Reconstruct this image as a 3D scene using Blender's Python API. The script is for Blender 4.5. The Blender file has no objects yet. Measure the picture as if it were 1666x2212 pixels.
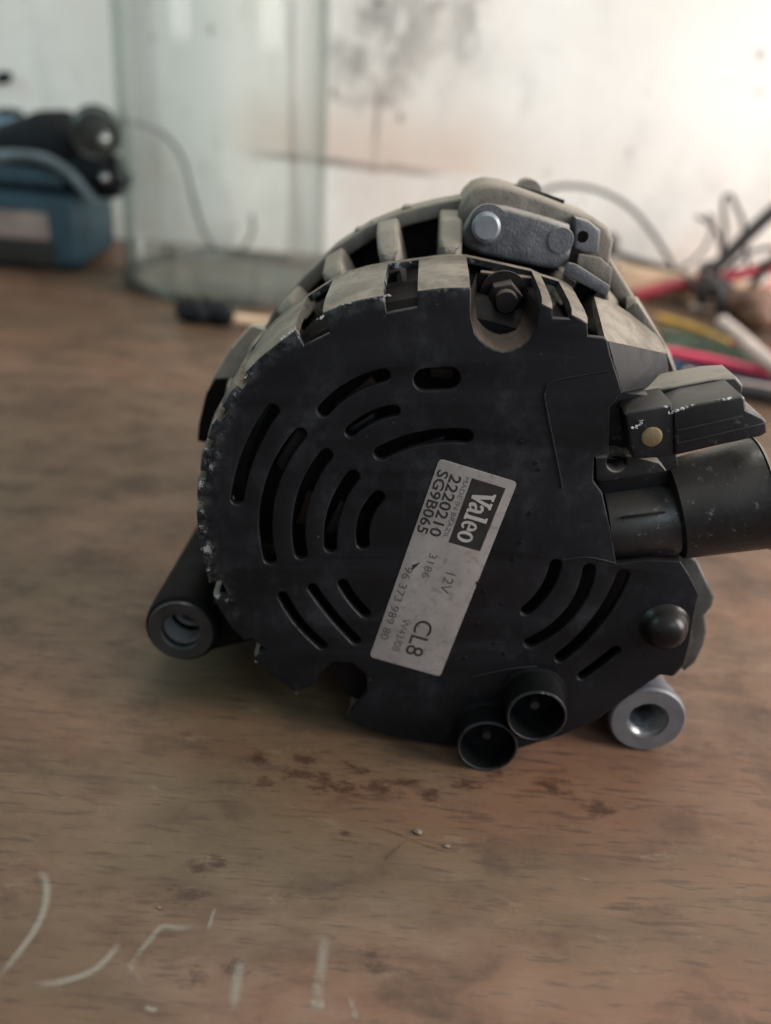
import bpy, bmesh, math, random
from mathutils import Vector, Matrix
R = math.radians
random.seed(11)
scene = bpy.context.scene
COL = scene.collection

# ------------------------------------------------------------------ camera
cam = bpy.data.cameras.new('camera')
cam.sensor_fit = 'VERTICAL'; cam.sensor_height = 36.0; cam.sensor_width = 27.1
cam.lens = 36.0*1900/2212
cam.clip_start = 0.01; cam.clip_end = 50
cam.dof.use_dof = True; cam.dof.focus_distance = 0.222; cam.dof.aperture_fstop = 6.5
camo = bpy.data.objects.new('camera', cam); COL.objects.link(camo)
camo.matrix_world = Matrix.Translation((-0.0144,-0.2012,0.1862)) @ Matrix.Rotation(R(61), 4, 'X') @ Matrix.Rotation(R(4.6), 4, 'Z')
scene.camera = camo

# ------------------------------------------------------------------ light: a dim workshop, daylight through openings to the right, plus an added green fill
world = bpy.data.worlds.new('World'); scene.world = world; world.use_nodes = True
bgn = world.node_tree.nodes['Background']
bgn.inputs[0].default_value = (0.97, 0.98, 0.99, 1); bgn.inputs[1].default_value = 0.27
def area(name, loc, target, size, size_y, power, col):
    l = bpy.data.lights.new(name, 'AREA'); l.shape = 'RECTANGLE'; l.size = size; l.size_y = size_y
    l.energy = power; l.color = col
    o = bpy.data.objects.new(name, l); COL.objects.link(o); o.location = loc
    o.rotation_euler = (Vector(target)-Vector(loc)).to_track_quat('-Z', 'Y').to_euler()
    return o
area('window_light', (1.10, -0.15, 0.58), (0.20, 0.62, 0.20), 0.7, 0.7, 23.0, (1.0, 0.925, 0.875))
area('doorway_light', (0.62, -1.05, 1.0), (0.05, 0.0, 0.08), 0.5, 0.7, 3.6, (0.58, 0.83, 1.0))
area('overhead_light', (0.10, 0.42, 1.35), (0.02, 0.20, 0), 0.7, 0.3, 6.0, (1.0, 0.96, 0.90))
area('side_light', (-1.2, 0.05, 0.75), (-0.3, 0.62, 0.18), 0.5, 0.5, 2.2, (0.40, 1.0, 0.92))  # added fill lamp on the left, tints that part of the wall green
scene.view_settings.view_transform = 'Standard'; scene.view_settings.look = 'None'
scene.view_settings.exposure = 0.12; scene.view_settings.gamma = 1.0
scene.view_settings.use_curve_mapping = False
try:
    scene.cycles.use_denoising = True
    scene.cycles.use_adaptive_sampling = True; scene.cycles.adaptive_threshold = 0.025; scene.cycles.max_bounces = 6; scene.cycles.transparent_max_bounces = 16
except Exception: pass

# ------------------------------------------------------------------ node helpers
class N:
    def __init__(s, name):
        s.m = bpy.data.materials.new(name); s.m.use_nodes = True; s.nt = s.m.node_tree
        s.b = s.nt.nodes['Principled BSDF']; s.out = s.nt.nodes['Material Output']
        s.tc = s.nt.nodes.new('ShaderNodeTexCoord')
    def new(s, t): return s.nt.nodes.new(t)
    def put(s, sock, v):
        if hasattr(v, 'is_output'): s.nt.links.new(v, sock)
        elif isinstance(v, (tuple, list)):
            sock.default_value = tuple(v)+(1,) if len(v) == 3 and len(sock.default_value) == 4 else v
        else: sock.default_value = v
    def math(s, op, a, b=0.0, c=0.0, clamp=False):
        n = s.new('ShaderNodeMath'); n.operation = op; n.use_clamp = clamp
        for i, v in enumerate((a, b, c)): s.put(n.inputs[i], v)
        return n.outputs[0]
    def vscale(s, v, sc, off=(0, 0, 0)):
        n = s.new('ShaderNodeMapping'); s.put(n.inputs['Vector'], v)
        n.inputs['Scale'].default_value = sc; n.inputs['Location'].default_value = off
        return n.outputs[0]
    def noise(s, vec, scale, detail=3, rough=0.55, dist=0.0):
        n = s.new('ShaderNodeTexNoise'); s.put(n.inputs['Vector'], vec)
        n.inputs['Scale'].default_value = scale; n.inputs['Detail'].default_value = detail
        n.inputs['Roughness'].default_value = rough; n.inputs['Distortion'].default_value = dist
        return n.outputs['Fac']
    def ramp(s, f, a, b, lo=0.0, hi=1.0):
        n = s.new('ShaderNodeMapRange'); n.interpolation_type = 'SMOOTHSTEP'
        s.put(n.inputs[0], f); n.inputs[1].default_value = a; n.inputs[2].default_value = b
        n.inputs[3].default_value = lo; n.inputs[4].default_value = hi
        return n.outputs[0]
    def mix(s, f, a, b):
        n = s.new('ShaderNodeMix'); n.data_type = 'RGBA'
        s.put(n.inputs[0], f); s.put(n.inputs[6], a); s.put(n.inputs[7], b)
        return n.outputs[2]
    def sep(s, v):
        n = s.new('ShaderNodeSeparateXYZ'); s.put(n.inputs[0], v); return n.outputs
    def dist(s, v, p):
        n = s.new('ShaderNodeVectorMath'); n.operation = 'DISTANCE'; s.put(n.inputs[0], v); n.inputs[1].default_value = p
        return n.outputs['Value']
    def obj(s): return s.tc.outputs['Object']
    def normz(s):
        g = s.new('ShaderNodeNewGeometry'); return s.sep(g.outputs['Normal'])[2]
    def bump(s, h, strength=0.3, dist=0.0005):
        n = s.new('ShaderNodeBump'); n.inputs['Strength'].default_value = strength
        n.inputs['Distance'].default_value = dist; s.put(n.inputs['Height'], h)
        s.nt.links.new(n.outputs[0], s.b.inputs['Normal'])
    def set(s, **k):
        for a, v in k.items(): s.put(s.b.inputs[a.replace('_', ' ')], v)
        return s.m

def basic(name, col, rough=0.6, metal=0.0, var=0.25, sc=120, bump=0.15, dust=0.0, dcol=(0.36, 0.325, 0.27), scuff=0.0, spec=0.5):
    n = N(name); o = n.obj()
    a = n.noise(o, sc, 4); big = n.noise(o, sc*0.22, 3)
    dark = tuple(c*(1-var) for c in col); lite = tuple(min(1, c*(1+var)) for c in col)
    c = n.mix(n.ramp(n.math('ADD', n.math('MULTIPLY', a, .5), n.math('MULTIPLY', big, .5)), .3, .7), dark, lite)
    if scuff:
        m = n.math('MULTIPLY', n.ramp(n.noise(o, 420, 5, .7), .60, .68), n.ramp(big, .45, .6))
        c = n.mix(n.math('MULTIPLY', m, scuff), c, (.42, .42, .42))
    r = n.ramp(a, .2, .8, max(0.05, rough-.1), min(1, rough+.1))
    if dust:
        d = n.math('MULTIPLY', n.ramp(n.normz(), .12, .75), n.ramp(n.noise(o, 160, 5, .65), .25, .5, .65, 1.0))
        d = n.math('MULTIPLY', d, dust)
        c = n.mix(d, c, n.mix(big, tuple(q*.8 for q in dcol), tuple(q*1.15 for q in dcol)))
        r = n.math('MAXIMUM', r, n.math('MULTIPLY', d, .9))
        if metal: n.put(n.b.inputs['Metallic'], n.math('MULTIPLY', n.math('SUBTRACT', 1.0, d), metal))
    elif metal: n.set(Metallic=metal)
    n.set(Base_Color=c, Roughness=r, Specular_IOR_Level=spec)
    if bump: n.bump(n.noise(o, sc*6, 4, .6), bump, .0003)
    return n.m

# ------------------------------------------------------------------ mesh helpers (alternator helpers work in mm: u right, d behind the face, v up)
MM = 0.001
def finish(me, name, mat, parent=None, smooth=35):
    me.name = name
    for p in me.polygons: p.use_smooth = True
    if smooth is not None: me.set_sharp_from_angle(angle=R(smooth))
    o = bpy.data.objects.new(name, me); COL.objects.link(o)
    me.materials.clear(); me.materials.append(mat)
    if parent: o.parent = parent
    return o
def from_bm(bm, name, mat, parent=None, smooth=35):
    bmesh.ops.recalc_face_normals(bm, faces=bm.faces)
    me = bpy.data.meshes.new(name); bm.to_mesh(me); bm.free()
    return finish(me, name, mat, parent, smooth)
def tag(o, label=None, cat=None, group=None, kind=None):
    if label: o['label'] = label
    if cat: o['category'] = cat
    if group: o['group'] = group
    if kind: o['kind'] = kind
    return o
def empty(name, loc=(0, 0, 0)):
    o = bpy.data.objects.new(name, None); o.empty_display_size = .02; COL.objects.link(o); o.location = loc; return o
def area2(p): return sum(p[i-1][0]*p[i][1]-p[i][0]*p[i-1][1] for i in range(len(p)))/2
def curve_to_mesh(cu):
    o = bpy.data.objects.new('tmp', cu); COL.objects.link(o)
    dg = bpy.context.evaluated_depsgraph_get(); dg.update()
    me = bpy.data.meshes.new_from_object(o.evaluated_get(dg))
    bpy.data.objects.remove(o); bpy.data.curves.remove(cu)
    return me
def poly_mesh(loops, d0, d1, bevel=0.0):
    cu = bpy.data.curves.new('tmp', 'CURVE'); cu.dimensions = '2D'; cu.fill_mode = 'BOTH'
    cu.extrude = max(0.001, abs(d1-d0)/2-bevel); cu.bevel_depth = bevel; cu.bevel_resolution = 2; cu.offset = -bevel
    for i, lp in enumerate(loops):
        lp = list(lp)
        if (area2(lp) < 0) == (i == 0): lp.reverse()
        sp = cu.splines.new('POLY'); sp.points.add(len(lp)-1); sp.use_cyclic_u = True
        for k, (x, y) in enumerate(lp): sp.points[k].co = (x, y, 0, 1)
    me = curve_to_mesh(cu)
    mid = (d0+d1)/2
    for v in me.vertices:
        x, y, z = v.co; v.co = (x*MM, (mid-z)*MM, y*MM)
    me.update(); return me
def solid(name, outline, d0, d1, mat, parent, holes=(), bevel=0.5, smooth=35):
    me = poly_mesh([outline]+list(holes), d0, d1, bevel)
    bm = bmesh.new(); bm.from_mesh(me); bmesh.ops.remove_doubles(bm, verts=bm.verts, dist=1e-6)
    bpy.data.meshes.remove(me)
    return from_bm(bm, name, mat, parent, smooth)
def rev_bm(bm, prof, cu, cv, seg=40, closed=True, mm=True):
    """profile (r, d) revolved about the axis direction at (cu, cv)"""
    s = MM if mm else 1
    rings = []
    for r, d in prof:
        if r < 1e-6: rings.append([bm.verts.new((cu*s, d*s, cv*s))])
        else: rings.append([bm.verts.new(((cu+r*math.cos(2*math.pi*k/seg))*s, d*s, (cv+r*math.sin(2*math.pi*k/seg))*s)) for k in range(seg)])
    n = len(rings)
    for i in range(n if closed else n-1):
        a, b = rings[i], rings[(i+1) % n]
        if len(a) == 1 and len(b) == 1: continue
        for k in range(seg):
            q = [a[k % len(a)], a[(k+1) % len(a)], b[(k+1) % len(b)], b[k % len(b)]]
            q = list(dict.fromkeys(q))
            if len(q) > 2:
                try: bm.faces.new(q)
                except ValueError: pass
def revolve(name, prof, c, mat, parent, seg=40, closed=True, smooth=35):
    bm = bmesh.new(); rev_bm(bm, prof, c[0], c[1], seg, closed)
    return from_bm(bm, name, mat, parent, smooth)
def hull(name, pts, mat, parent, bevel=0.0, smooth=35, mm=True):
    s = MM if mm else 1
    bm = bmesh.new()
    for u, d, v in pts: bm.verts.new((u*s, d*s, v*s))
    bmesh.ops.convex_hull(bm, input=bm.verts)
    for v in [v for v in bm.verts if not v.link_faces]: bm.verts.remove(v)
    bmesh.ops.dissolve_limit(bm, angle_limit=R(2), verts=bm.verts, edges=bm.edges)
    if bevel: bmesh.ops.bevel(bm, geom=list(bm.edges), offset=bevel*s, segments=2, affect='EDGES', profile=.6)
    return from_bm(bm, name, mat, parent, smooth)
def at(pts, d): return [(u, d, v) for u, v in pts]
def circ(c, r, n=16, a0=0): return [(c[0]+r*math.cos(a0+2*math.pi*k/n), c[1]+r*math.sin(a0+2*math.pi*k/n)) for k in range(n)]
def catmull(p, n=8):
    P = [Vector(q) for q in p]; P = [P[0]*2-P[1]]+P+[P[-1]*2-P[-2]]; out = []
    for i in range(1, len(P)-2):
        a, b, c, d = P[i-1:i+3]
        for k in range(n):
            t = k/n
            out.append(.5*((2*b)+(c-a)*t+(2*a-5*b+4*c-d)*t*t+(3*b-a-3*c+d)*t**3))
    out.append(P[-2]); return out
def arc3(a, b, c, n=18):
    (ax, ay), (bx_, by), (cx, cy) = a, b, c
    D = 2*(ax*(by-cy)+bx_*(cy-ay)+cx*(ay-by))
    ux = ((ax*ax+ay*ay)*(by-cy)+(bx_*bx_+by*by)*(cy-ay)+(cx*cx+cy*cy)*(ay-by))/D
    uy = ((ax*ax+ay*ay)*(cx-bx_)+(bx_*bx_+by*by)*(ax-cx)+(cx*cx+cy*cy)*(bx_-ax))/D
    r = math.hypot(ax-ux, ay-uy); t0 = math.atan2(ay-uy, ax-ux); t1 = math.atan2(cy-uy, cx-ux)
    while t1-t0 > math.pi: t1 -= 2*math.pi
    while t1-t0 < -math.pi: t1 += 2*math.pi
    return [(ux+r*math.cos(t0+(t1-t0)*k/n), uy+r*math.sin(t0+(t1-t0)*k/n)) for k in range(n+1)]
def slot(p, w):
    if len(p) == 3:
        p = arc3(*p)
    c = [Vector(q) for q in p] if len(p) > 8 else [Vector((q[0], q[1])) for q in catmull([(a, b, 0) for a, b in p], 7)] if len(p) > 2 else [Vector(q) for q in p]
    L, Rr = [], []
    for i, q in enumerate(c):
        t = (c[min(i+1, len(c)-1)]-c[max(i-1, 0)]).normalized(); n = Vector((-t.y, t.x))
        L.append(q+n*w/2); Rr.append(q-n*w/2)
    def cap(q, t):
        n = Vector((-t.y, t.x)); return [q+(n*math.cos(a)+t*math.sin(a))*w/2 for a in [math.pi*k/8 for k in range(1, 8)]]
    t1 = (c[-1]-c[-2]).normalized(); t0 = (c[0]-c[1]).normalized()
    return [(q.x, q.y) for q in L+cap(c[-1], t1)+Rr[::-1]+cap(c[0], t0)]
def tube_mesh(path, rad, seg=10, smooth_n=8):
    """swept round bar along world or local points (metres); rad may be a list"""
    c = catmull(path, smooth_n) if smooth_n else [Vector(q) for q in path]
    n = len(c); bm = bmesh.new(); rings = []
    up = Vector((0.13, 0.2, 1)).normalized()
    for i, q in enumerate(c):
        t = (c[min(i+1, n-1)]-c[max(i-1, 0)]).normalized()
        x = t.cross(up); x = x.normalized() if x.length > 1e-4 else Vector((1, 0, 0)); y = t.cross(x)
        if isinstance(rad, (list, tuple)):
            f = i/(n-1)*(len(rad)-1); j = min(int(f), len(rad)-2); r = rad[j]+(rad[j+1]-rad[j])*(f-j)
        else: r = rad
        rings.append([bm.verts.new(q+(x*math.cos(2*math.pi*k/seg)+y*math.sin(2*math.pi*k/seg))*r) for k in range(seg)])
    for i in range(n-1):
        for k in range(seg):
            bm.faces.new((rings[i][k], rings[i][(k+1) % seg], rings[i+1][(k+1) % seg], rings[i+1][k]))
    bm.faces.new(rings[0]); bm.faces.new(rings[-1])
    return bm
def tube(name, path, rad, mat, parent=None, seg=10, smooth_n=8):
    return from_bm(tube_mesh(path, rad, seg, smooth_n), name, mat, parent, 50)
def box_bm(bm, lo, hi):
    vs = [bm.verts.new((x, y, z)) for z in (lo[2], hi[2]) for x, y in ((lo[0], lo[1]), (hi[0], lo[1]), (hi[0], hi[1]), (lo[0], hi[1]))]
    for f in ((3, 2, 1, 0), (4, 5, 6, 7), (0, 1, 5, 4), (1, 2, 6, 5), (2, 3, 7, 6), (3, 0, 4, 7)): bm.faces.new([vs[i] for i in f])
    return vs
def rbox(name, lo, hi, mat, parent=None, bev=.002, seg=3):
    bm = bmesh.new(); box_bm(bm, lo, hi)
    bmesh.ops.bevel(bm, geom=list(bm.edges), offset=bev, segments=seg, affect='EDGES', profile=.5)
    return from_bm(bm, name, mat, parent, 40)
def blob(bm, c, r, squash=(1, 1, 1), jit=.25, sub=2, rnd=random):
    res = bmesh.ops.create_icosphere(bm, subdivisions=sub, radius=1)
    for v in res['verts']:
        k = 1+rnd.uniform(-jit, jit)
        v.co = Vector((c[0]+v.co.x*r*squash[0]*k, c[1]+v.co.y*r*squash[1]*k, c[2]+v.co.z*r*squash[2]*k))

# ------------------------------------------------------------------ materials
STAINS = list(zip([(-0.0336,-0.0211),(-0.0255,-0.0234),(-0.0191,-0.0251),(-0.0420,-0.0255),(-0.0175,-0.0173),(-0.0086,-0.0243),(-0.0022,-0.0209),(0.0043,-0.0247),(0.0149,-0.0191),(0.0238,-0.0142),(-0.0536,-0.0543),(-0.0550,-0.0628),(-0.0098,-0.0741),(-0.0083,-0.0779),(-0.0482,-0.0826),(-0.0406,-0.0799),(-0.0183,-0.0405),(-0.0482,-0.0523),(0.0387,-0.0183),(0.0508,-0.0247),(-0.0448,-0.0166),(-0.0317,-0.0152)],
    (.0045, .005, .0045, .0032, .004, .005, .0035, .004, .0045, .004, .0035, .004, .0024, .003, .0032, .003, .0017, .0026, .005, .005, .004, .004)))
def make_table_mat():
    n = N('worn_wood'); o = n.obj()
    warp = n.math('MULTIPLY', n.noise(o, 12, 3), 1.2)
    cmb = n.new('ShaderNodeCombineXYZ'); n.put(cmb.inputs[1], warp)
    def st(sx, sy, off=(0, 0, 0), w=True):
        m = n.vscale(o, (sx, sy, 1), off)
        if not w: return m
        v = n.new('ShaderNodeVectorMath'); v.operation = 'ADD'; n.put(v.inputs[0], m); n.nt.links.new(cmb.outputs[0], v.inputs[1]); return v.outputs[0]
    grain = n.noise(st(13, 58), 1.0, 7, .66)
    mott = n.noise(st(34, 50, (4, 1, 0)), 1.0, 6, .68)
    fine = n.noise(st(85, 520, (1, 2, 0), False), 1.0, 4, .62)
    c = n.mix(n.ramp(n.math('ADD', n.math('MULTIPLY', grain, .55), n.math('MULTIPLY', mott, .45)), .34, .66), (.076, .042, .024), (.153, .095, .059))
    c = n.mix(n.ramp(n.noise(st(3.2, 11, (2, 5, 0)), 1, 4, .6), .46, .65, 0, .66), c, (.198, .094, .054))       # orange brown varnish left in streaks
    c = n.mix(n.ramp(n.noise(n.vscale(o, (1, 1.5, 1), (3, 7, 0)), 8, 4), .50, .70, 0, .50), c, (.108, .082, .045))   # olive worn patches
    c = n.mix(n.ramp(n.noise(n.vscale(o, (1, 1.3, 1), (9, 2, 0)), 10, 3), .54, .70, 0, .45), c, (.205, .118, .082))   # pinkish bare wood
    c = n.mix(n.ramp(mott, .32, .48, .60, 0), c, (.060, .038, .025))
    c = n.mix(n.ramp(fine, .32, .47, .60, 0), c, (.052, .032, .021))                                             # open pores
    dash = n.math('MULTIPLY', n.ramp(n.noise(st(42, 330, (7, 3, 0), False), 1, 3, .6), .57, .66), n.ramp(n.noise(o, 21, 3), .40, .58))
    c = n.mix(n.math('MULTIPLY', dash, .50), c, (.046, .027, .018))                                              # short dark dashes
    brk = n.math('MULTIPLY', n.math('SUBTRACT', n.noise(n.vscale(o, (.7, 1.2, 1)), 300, 6, .78), .47), 4.6)
    for (px, py), rad in STAINS:                                                                                  # dark oil and rust spots
        d = n.math('ADD', n.math('DIVIDE', n.dist(n.vscale(o, (.75, 1.15, 0)), (px*.75, py*1.15, 0)), rad), brk)
        c = n.mix(n.ramp(d, .1, 1.15, .80, 0), c, (.040, .016, .009))
    pale = n.math('MULTIPLY', n.ramp(n.noise(st(55, 120, (5, 1, 0), False), 1, 5, .72), .58, .74), .30)
    c = n.mix(pale, c, (.29, .22, .155))                                                                           # rubbed pale spots and dust
    n.set(Base_Color=c, Roughness=n.ramp(mott, .25, .75, .66, .40), Specular_IOR_Level=.4)
    n.bump(n.math('ADD', n.math('MULTIPLY', mott, .5), n.math('MULTIPLY', fine, .5)), .35, .0007)
    return n.m
def make_wall_mat():
    n = N('stained_plaster'); o = n.obj(); x, y, z = n.sep(o)
    base = n.mix(n.ramp(n.noise(o, 5, 4), .35, .65), (.76, .75, .71), (.83, .82, .79))
    wob = n.math('MULTIPLY', n.math('SUBTRACT', n.noise(o, 28, 4), .5), .012)
    # old crack line that fades out to the right, a warmer worn strip above it
    hline = n.math('ADD', n.math('SUBTRACT', z, n.math('ADD', .0755, n.math('MULTIPLY', x, -.03))), wob)
    fade = n.math('MULTIPLY', n.ramp(x, -.175, -.12), n.ramp(x, -.02, .03, 1, 0))
    band = n.math('MULTIPLY', n.math('MULTIPLY', n.ramp(hline, 0, .004), n.ramp(hline, .012, .075, 1, 0)), n.math('MULTIPLY', n.ramp(x, .0, .12, 1, .25), n.ramp(x, -.20, -.12)))
    base = n.mix(n.math('MULTIPLY', band, .65), base, (.62, .50, .42))
    crack = n.math('MULTIPLY', n.ramp(n.math('ABSOLUTE', hline), .0010, .0045, 1, 0), fade)
    base = n.mix(n.math('MULTIPLY', crack, .85), base, (.16, .13, .11))
    # mould bloom
    mo = None; mw = n.math('MULTIPLY', n.math('SUBTRACT', n.noise(o, 45, 5, .65), .5), .05)
    for (cx, cz, rad) in MOULD:
        d = n.math('ADD', n.dist(n.vscale(o, (1, 0, .75)), (cx, 0, cz*.75)), mw)
        k = n.ramp(d, rad*.2, rad, 1, 0); mo = k if mo is None else n.math('MAXIMUM', mo, k)
    spk = n.ramp(n.noise(n.vscale(o, (1, 1, .6)), 95, 5, .7), .30, .58)
    base = n.mix(n.math('MULTIPLY', n.math('MULTIPLY', mo, spk), .80), base, (.26, .26, .245))
    # drips below the bloom and single dark specks
    for (cx, cz, rx, rz, k) in SPECKS:
        dx = n.math('DIVIDE', n.math('SUBTRACT', x, cx), rx); dz = n.math('DIVIDE', n.math('SUBTRACT', z, cz), rz)
        q = n.math('ADD', n.math('MULTIPLY', dx, dx), n.math('MULTIPLY', dz, dz))
        base = n.mix(n.math('MULTIPLY', n.ramp(q, .2, 1.2, 1, 0), k), base, (.13, .11, .095))
    sp = n.math('MULTIPLY', n.ramp(n.noise(n.vscale(o, (1, 1, .7), (3, 0, 1)), 55, 4, .65), .62, .74), .40)
    base = n.mix(sp, base, (.35, .32, .29))
    pk = n.math('MULTIPLY', n.ramp(n.noise(n.vscale(o, (1, 1, .5), (1, 0, 4)), 11, 4), .46, .68), n.ramp(z, .04, .15, 1, .35))
    base = n.mix(n.math('MULTIPLY', pk, .45), base, (.64, .50, .42))
    sm = n.ramp(n.noise(n.vscale(o, (1, 1, .6), (5, 0, 2)), 16, 5, .65), .52, .74, 0, .38)
    base = n.mix(sm, base, (.42, .42, .40))
    n.set(Base_Color=base, Roughness=.85, Specular_IOR_Level=.2)
    n.bump(n.noise(o, 60, 5), .3, .002)
    return n.m
MOULD = [(q[0], q[1], r) for q, r in zip([(-0.0504,0.1825),(-0.0676,0.1546),(-0.0338,0.1604),(-0.0219,0.1974),(-0.0437,0.1392),(0.0155,0.1936)], (.042, .032, .030, .038, .020, .030))]
SPECKS = [(q[0], q[1], a, b, k) for q, (a, b, k) in zip([(-0.0857,0.1316),(-0.0481,0.1178),(-0.0481,0.0887),(-0.0286,0.1181),(-0.0516,0.2001),(-0.0020,0.2020),(0.0179,0.2050),(-0.1870,0.1712),(-0.2345,0.1622),(0.2556,0.1851),(0.2624,0.1580),(0.1670,0.1049),(-0.0314,0.0780)],
    ((.0028, .005, .75), (.0035, .022, .5), (.0025, .025, .4), (.0032, .0055, .7), (.004, .004, .7), (.003, .004, .5), (.003, .004, .45), (.003, .005, .5), (.004, .004, .4), (.0035, .005, .55), (.003, .004, .4), (.003, .006, .3), (.008, .002, .6)))]
def make_cover_mat(name, dust):
    n = N(name); o = n.obj(); x, y, z = n.sep(o)
    a = n.noise(o, 190, 5, .65); big = n.noise(o, 34, 4, .6)
    c = n.mix(n.ramp(big, .3, .7), (.0056, .0058, .0076), (.0092, .0096, .0124))
    haze = n.math('MULTIPLY', n.ramp(n.noise(n.vscale(o, (1, 1, .7), (0, 0, 2)), 42, 6, .7), .46, .72), n.ramp(a, .35, .62, .25, 1))
    c = n.mix(n.math('MULTIPLY', haze, .65), c, (.036, .039, .047))                       # greasy dust film, toned blue-grey to paint in a soft cool sheen
    sp = n.math('MULTIPLY', n.ramp(n.noise(o, 640, 4, .6), .66, .72), n.ramp(n.noise(o, 60, 3), .46, .6))
    c = n.mix(n.math('MULTIPLY', sp, .45), c, (.16, .16, .165))                           # specks of dust
    rad = n.math('SQRT', n.math('ADD', n.math('MULTIPLY', x, x), n.math('POWER', n.math('ADD', z, .0025), 2.0)))
    wob = n.math('MULTIPLY', n.math('SUBTRACT', n.noise(o, 90, 5, .65), .5), .009)
    edge = n.ramp(n.math('ADD', rad, wob), .0585, .0645)
    edge = n.math('MULTIPLY', edge, n.math('MULTIPLY', n.ramp(x, .03, -.02), n.ramp(z, -.040, -.012)))
    scr = n.math('MULTIPLY', edge, n.ramp(n.noise(o, 260, 6, .75), .42, .66))
    c = n.mix(n.math('MULTIPLY', scr, .62), c, (.105, .112, .115))                        # rubbed grey edge
    chip = n.math('MULTIPLY', n.ramp(n.math('ADD', rad, wob), .0605, .0650), n.math('MULTIPLY', n.ramp(n.noise(o, 330, 5, .7), .56, .62), n.ramp(z, -.035, -.015)))
    chip = n.math('MULTIPLY', chip, n.ramp(x, .02, -.02))
    c = n.mix(n.math('MULTIPLY', chip, .85), c, (.46, .47, .47))                         # chipped bare spots
    d = n.math('MULTIPLY', n.ramp(n.math('ADD', n.normz(), n.math('MULTIPLY', n.math('SUBTRACT', n.noise(o, 110, 5, .7), .5), .55)), .30, .78), n.ramp(n.noise(o, 210, 6, .7), .30, .55, .55, 1))
    dc = n.mix(n.ramp(n.noise(o, 75, 5, .65), .32, .68), (.130, .106, .082), (.275, .236, .188))
    c = n.mix(n.math('MULTIPLY', d, dust), c, dc)
    n.set(Base_Color=c, Roughness=n.ramp(n.math('ADD', n.math('MULTIPLY', a, .5), n.math('MULTIPLY', haze, .5)), .2, .7, .40, .66), Specular_IOR_Level=.22)
    n.bump(n.math('ADD', n.noise(o, 1300, 3), n.math('MULTIPLY', n.noise(o, 150, 4), .8)), .22, .00025)
    return n.m
M = {}
M['cover'] = make_cover_mat('black_cover_plastic', .07)
M['rim'] = make_cover_mat('dust_covered_rim', .95)
M['plastic'] = basic('black_plastic', (.009, .009, .0105), .42, var=.3, sc=90, bump=.1, dust=.14, scuff=.3, spec=.35)
M['plastic_dusty'] = basic('dusty_black_plastic', (.012, .0115, .012), .5, var=.3, sc=90, bump=.15, dust=.75, scuff=.2, spec=.3)
M['plastic_clean'] = basic('black_plastic_gloss', (.006, .0055, .0062), .30, var=.3, sc=70, bump=.05, dust=.05, spec=.32)
M['plastic_worn'] = basic('worn_black_plastic', (.0075, .0072, .0082), .38, var=.6, sc=110, bump=.3, dust=.12, scuff=.22, spec=.4)
M['cup'] = basic('black_cup_plastic', (.0045, .0045, .005), .42, var=.3, sc=140, bump=.1, dust=.02, dcol=(.22, .24, .23), spec=.10)
M['alu'] = basic('dusty_cast_aluminium', (.165, .148, .126), .62, .15, .42, 150, .8, dust=.9, dcol=(.27, .235, .19))
M['dull_edge'] = basic('dull_bracket_edge', (.060, .060, .058), .5, .3, .4, 120, .3, dust=.2)
M['alu_face'] = basic('grey_cast_metal', (.095, .098, .110), .52, .35, .38, 240, .8, dust=.6, scuff=.1)
M['bolt'] = basic('zinc_bolt', (.23, .25, .28), .48, .4, .15, 160, .1)
M['steel'] = basic('machined_steel', (.150, .150, .163), .50, .3, .15, 260, .2, scuff=.15)
M['bore'] = basic('bright_thread_steel', (.50, .50, .50), .35, .5, .15, 200, .1)
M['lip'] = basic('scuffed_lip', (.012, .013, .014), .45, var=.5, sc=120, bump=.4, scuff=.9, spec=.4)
M['bore_dark'] = basic('worn_bore_steel', (.30, .31, .32), .30, .75, .3, 200, .2)
M['iron'] = basic('dark_lug_metal', (.0055, .005, .005), .58, 0, .35, 120, .3, dust=.0, spec=.10)
M['iron_ring'] = basic('worn_lug_ring', (.036, .036, .037), .45, .25, .35, 160, .2)
M['inner'] = basic('oily_dark_inside', (.006, .005, .005), .7, spec=.2, var=.4, sc=70, bump=.3)
M['winding'] = basic('varnished_copper_winding', (.014, .008, .006), .6, spec=.25, var=.5, sc=120, bump=.4)
M['nut'] = basic('rusty_dark_nut', (.014, .010, .0095), .6, .2, .35, 160, .3, spec=.25, dust=.22, dcol=(.2, .16, .14))
M['well'] = basic('rust_dusted_well', (.020, .014, .012), .8, 0, .4, 90, .3, spec=.2, dust=.8, dcol=(.23, .18, .145))
M['brass'] = basic('brass_contact', (.26, .20, .11), .55, .5, .45, 200, .3)
M['chip'] = basic('bare_chipped_edge', (.52, .53, .53), .6, .1, .5, 700, .5)
M['label'] = None
M['table'] = make_table_mat()
M['wall'] = make_wall_mat()

# ------------------------------------------------------------------ setting
tb = rbox('table_top', (-1.0, -.45, -.035), (1.0, .602, 0), M['table'], bev=.0015, seg=2); tag(tb, kind='structure')
bm = bmesh.new(); box_bm(bm, (-1.4, .605, -.5), (1.4, .68, 1.4)); wl = from_bm(bm, 'wall', M['wall']); tag(wl, kind='structure')

# ------------------------------------------------------------------ alternator
alt = empty('alternator')
X, Y, Z = Vector((0.99535,-0.00806,0.09603)), Vector((0.01624,0.99627,-0.08473)), Vector((-0.09499,0.08590,0.99177))
alt.matrix_world = Matrix.Translation((0.0000,-0.0000,0.0727)) @ Matrix((X, Y, Z)).transposed().to_4x4()
tag(alt, 'black car alternator with dusty top and a silver printed label, lying on the table', 'alternator')

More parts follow.
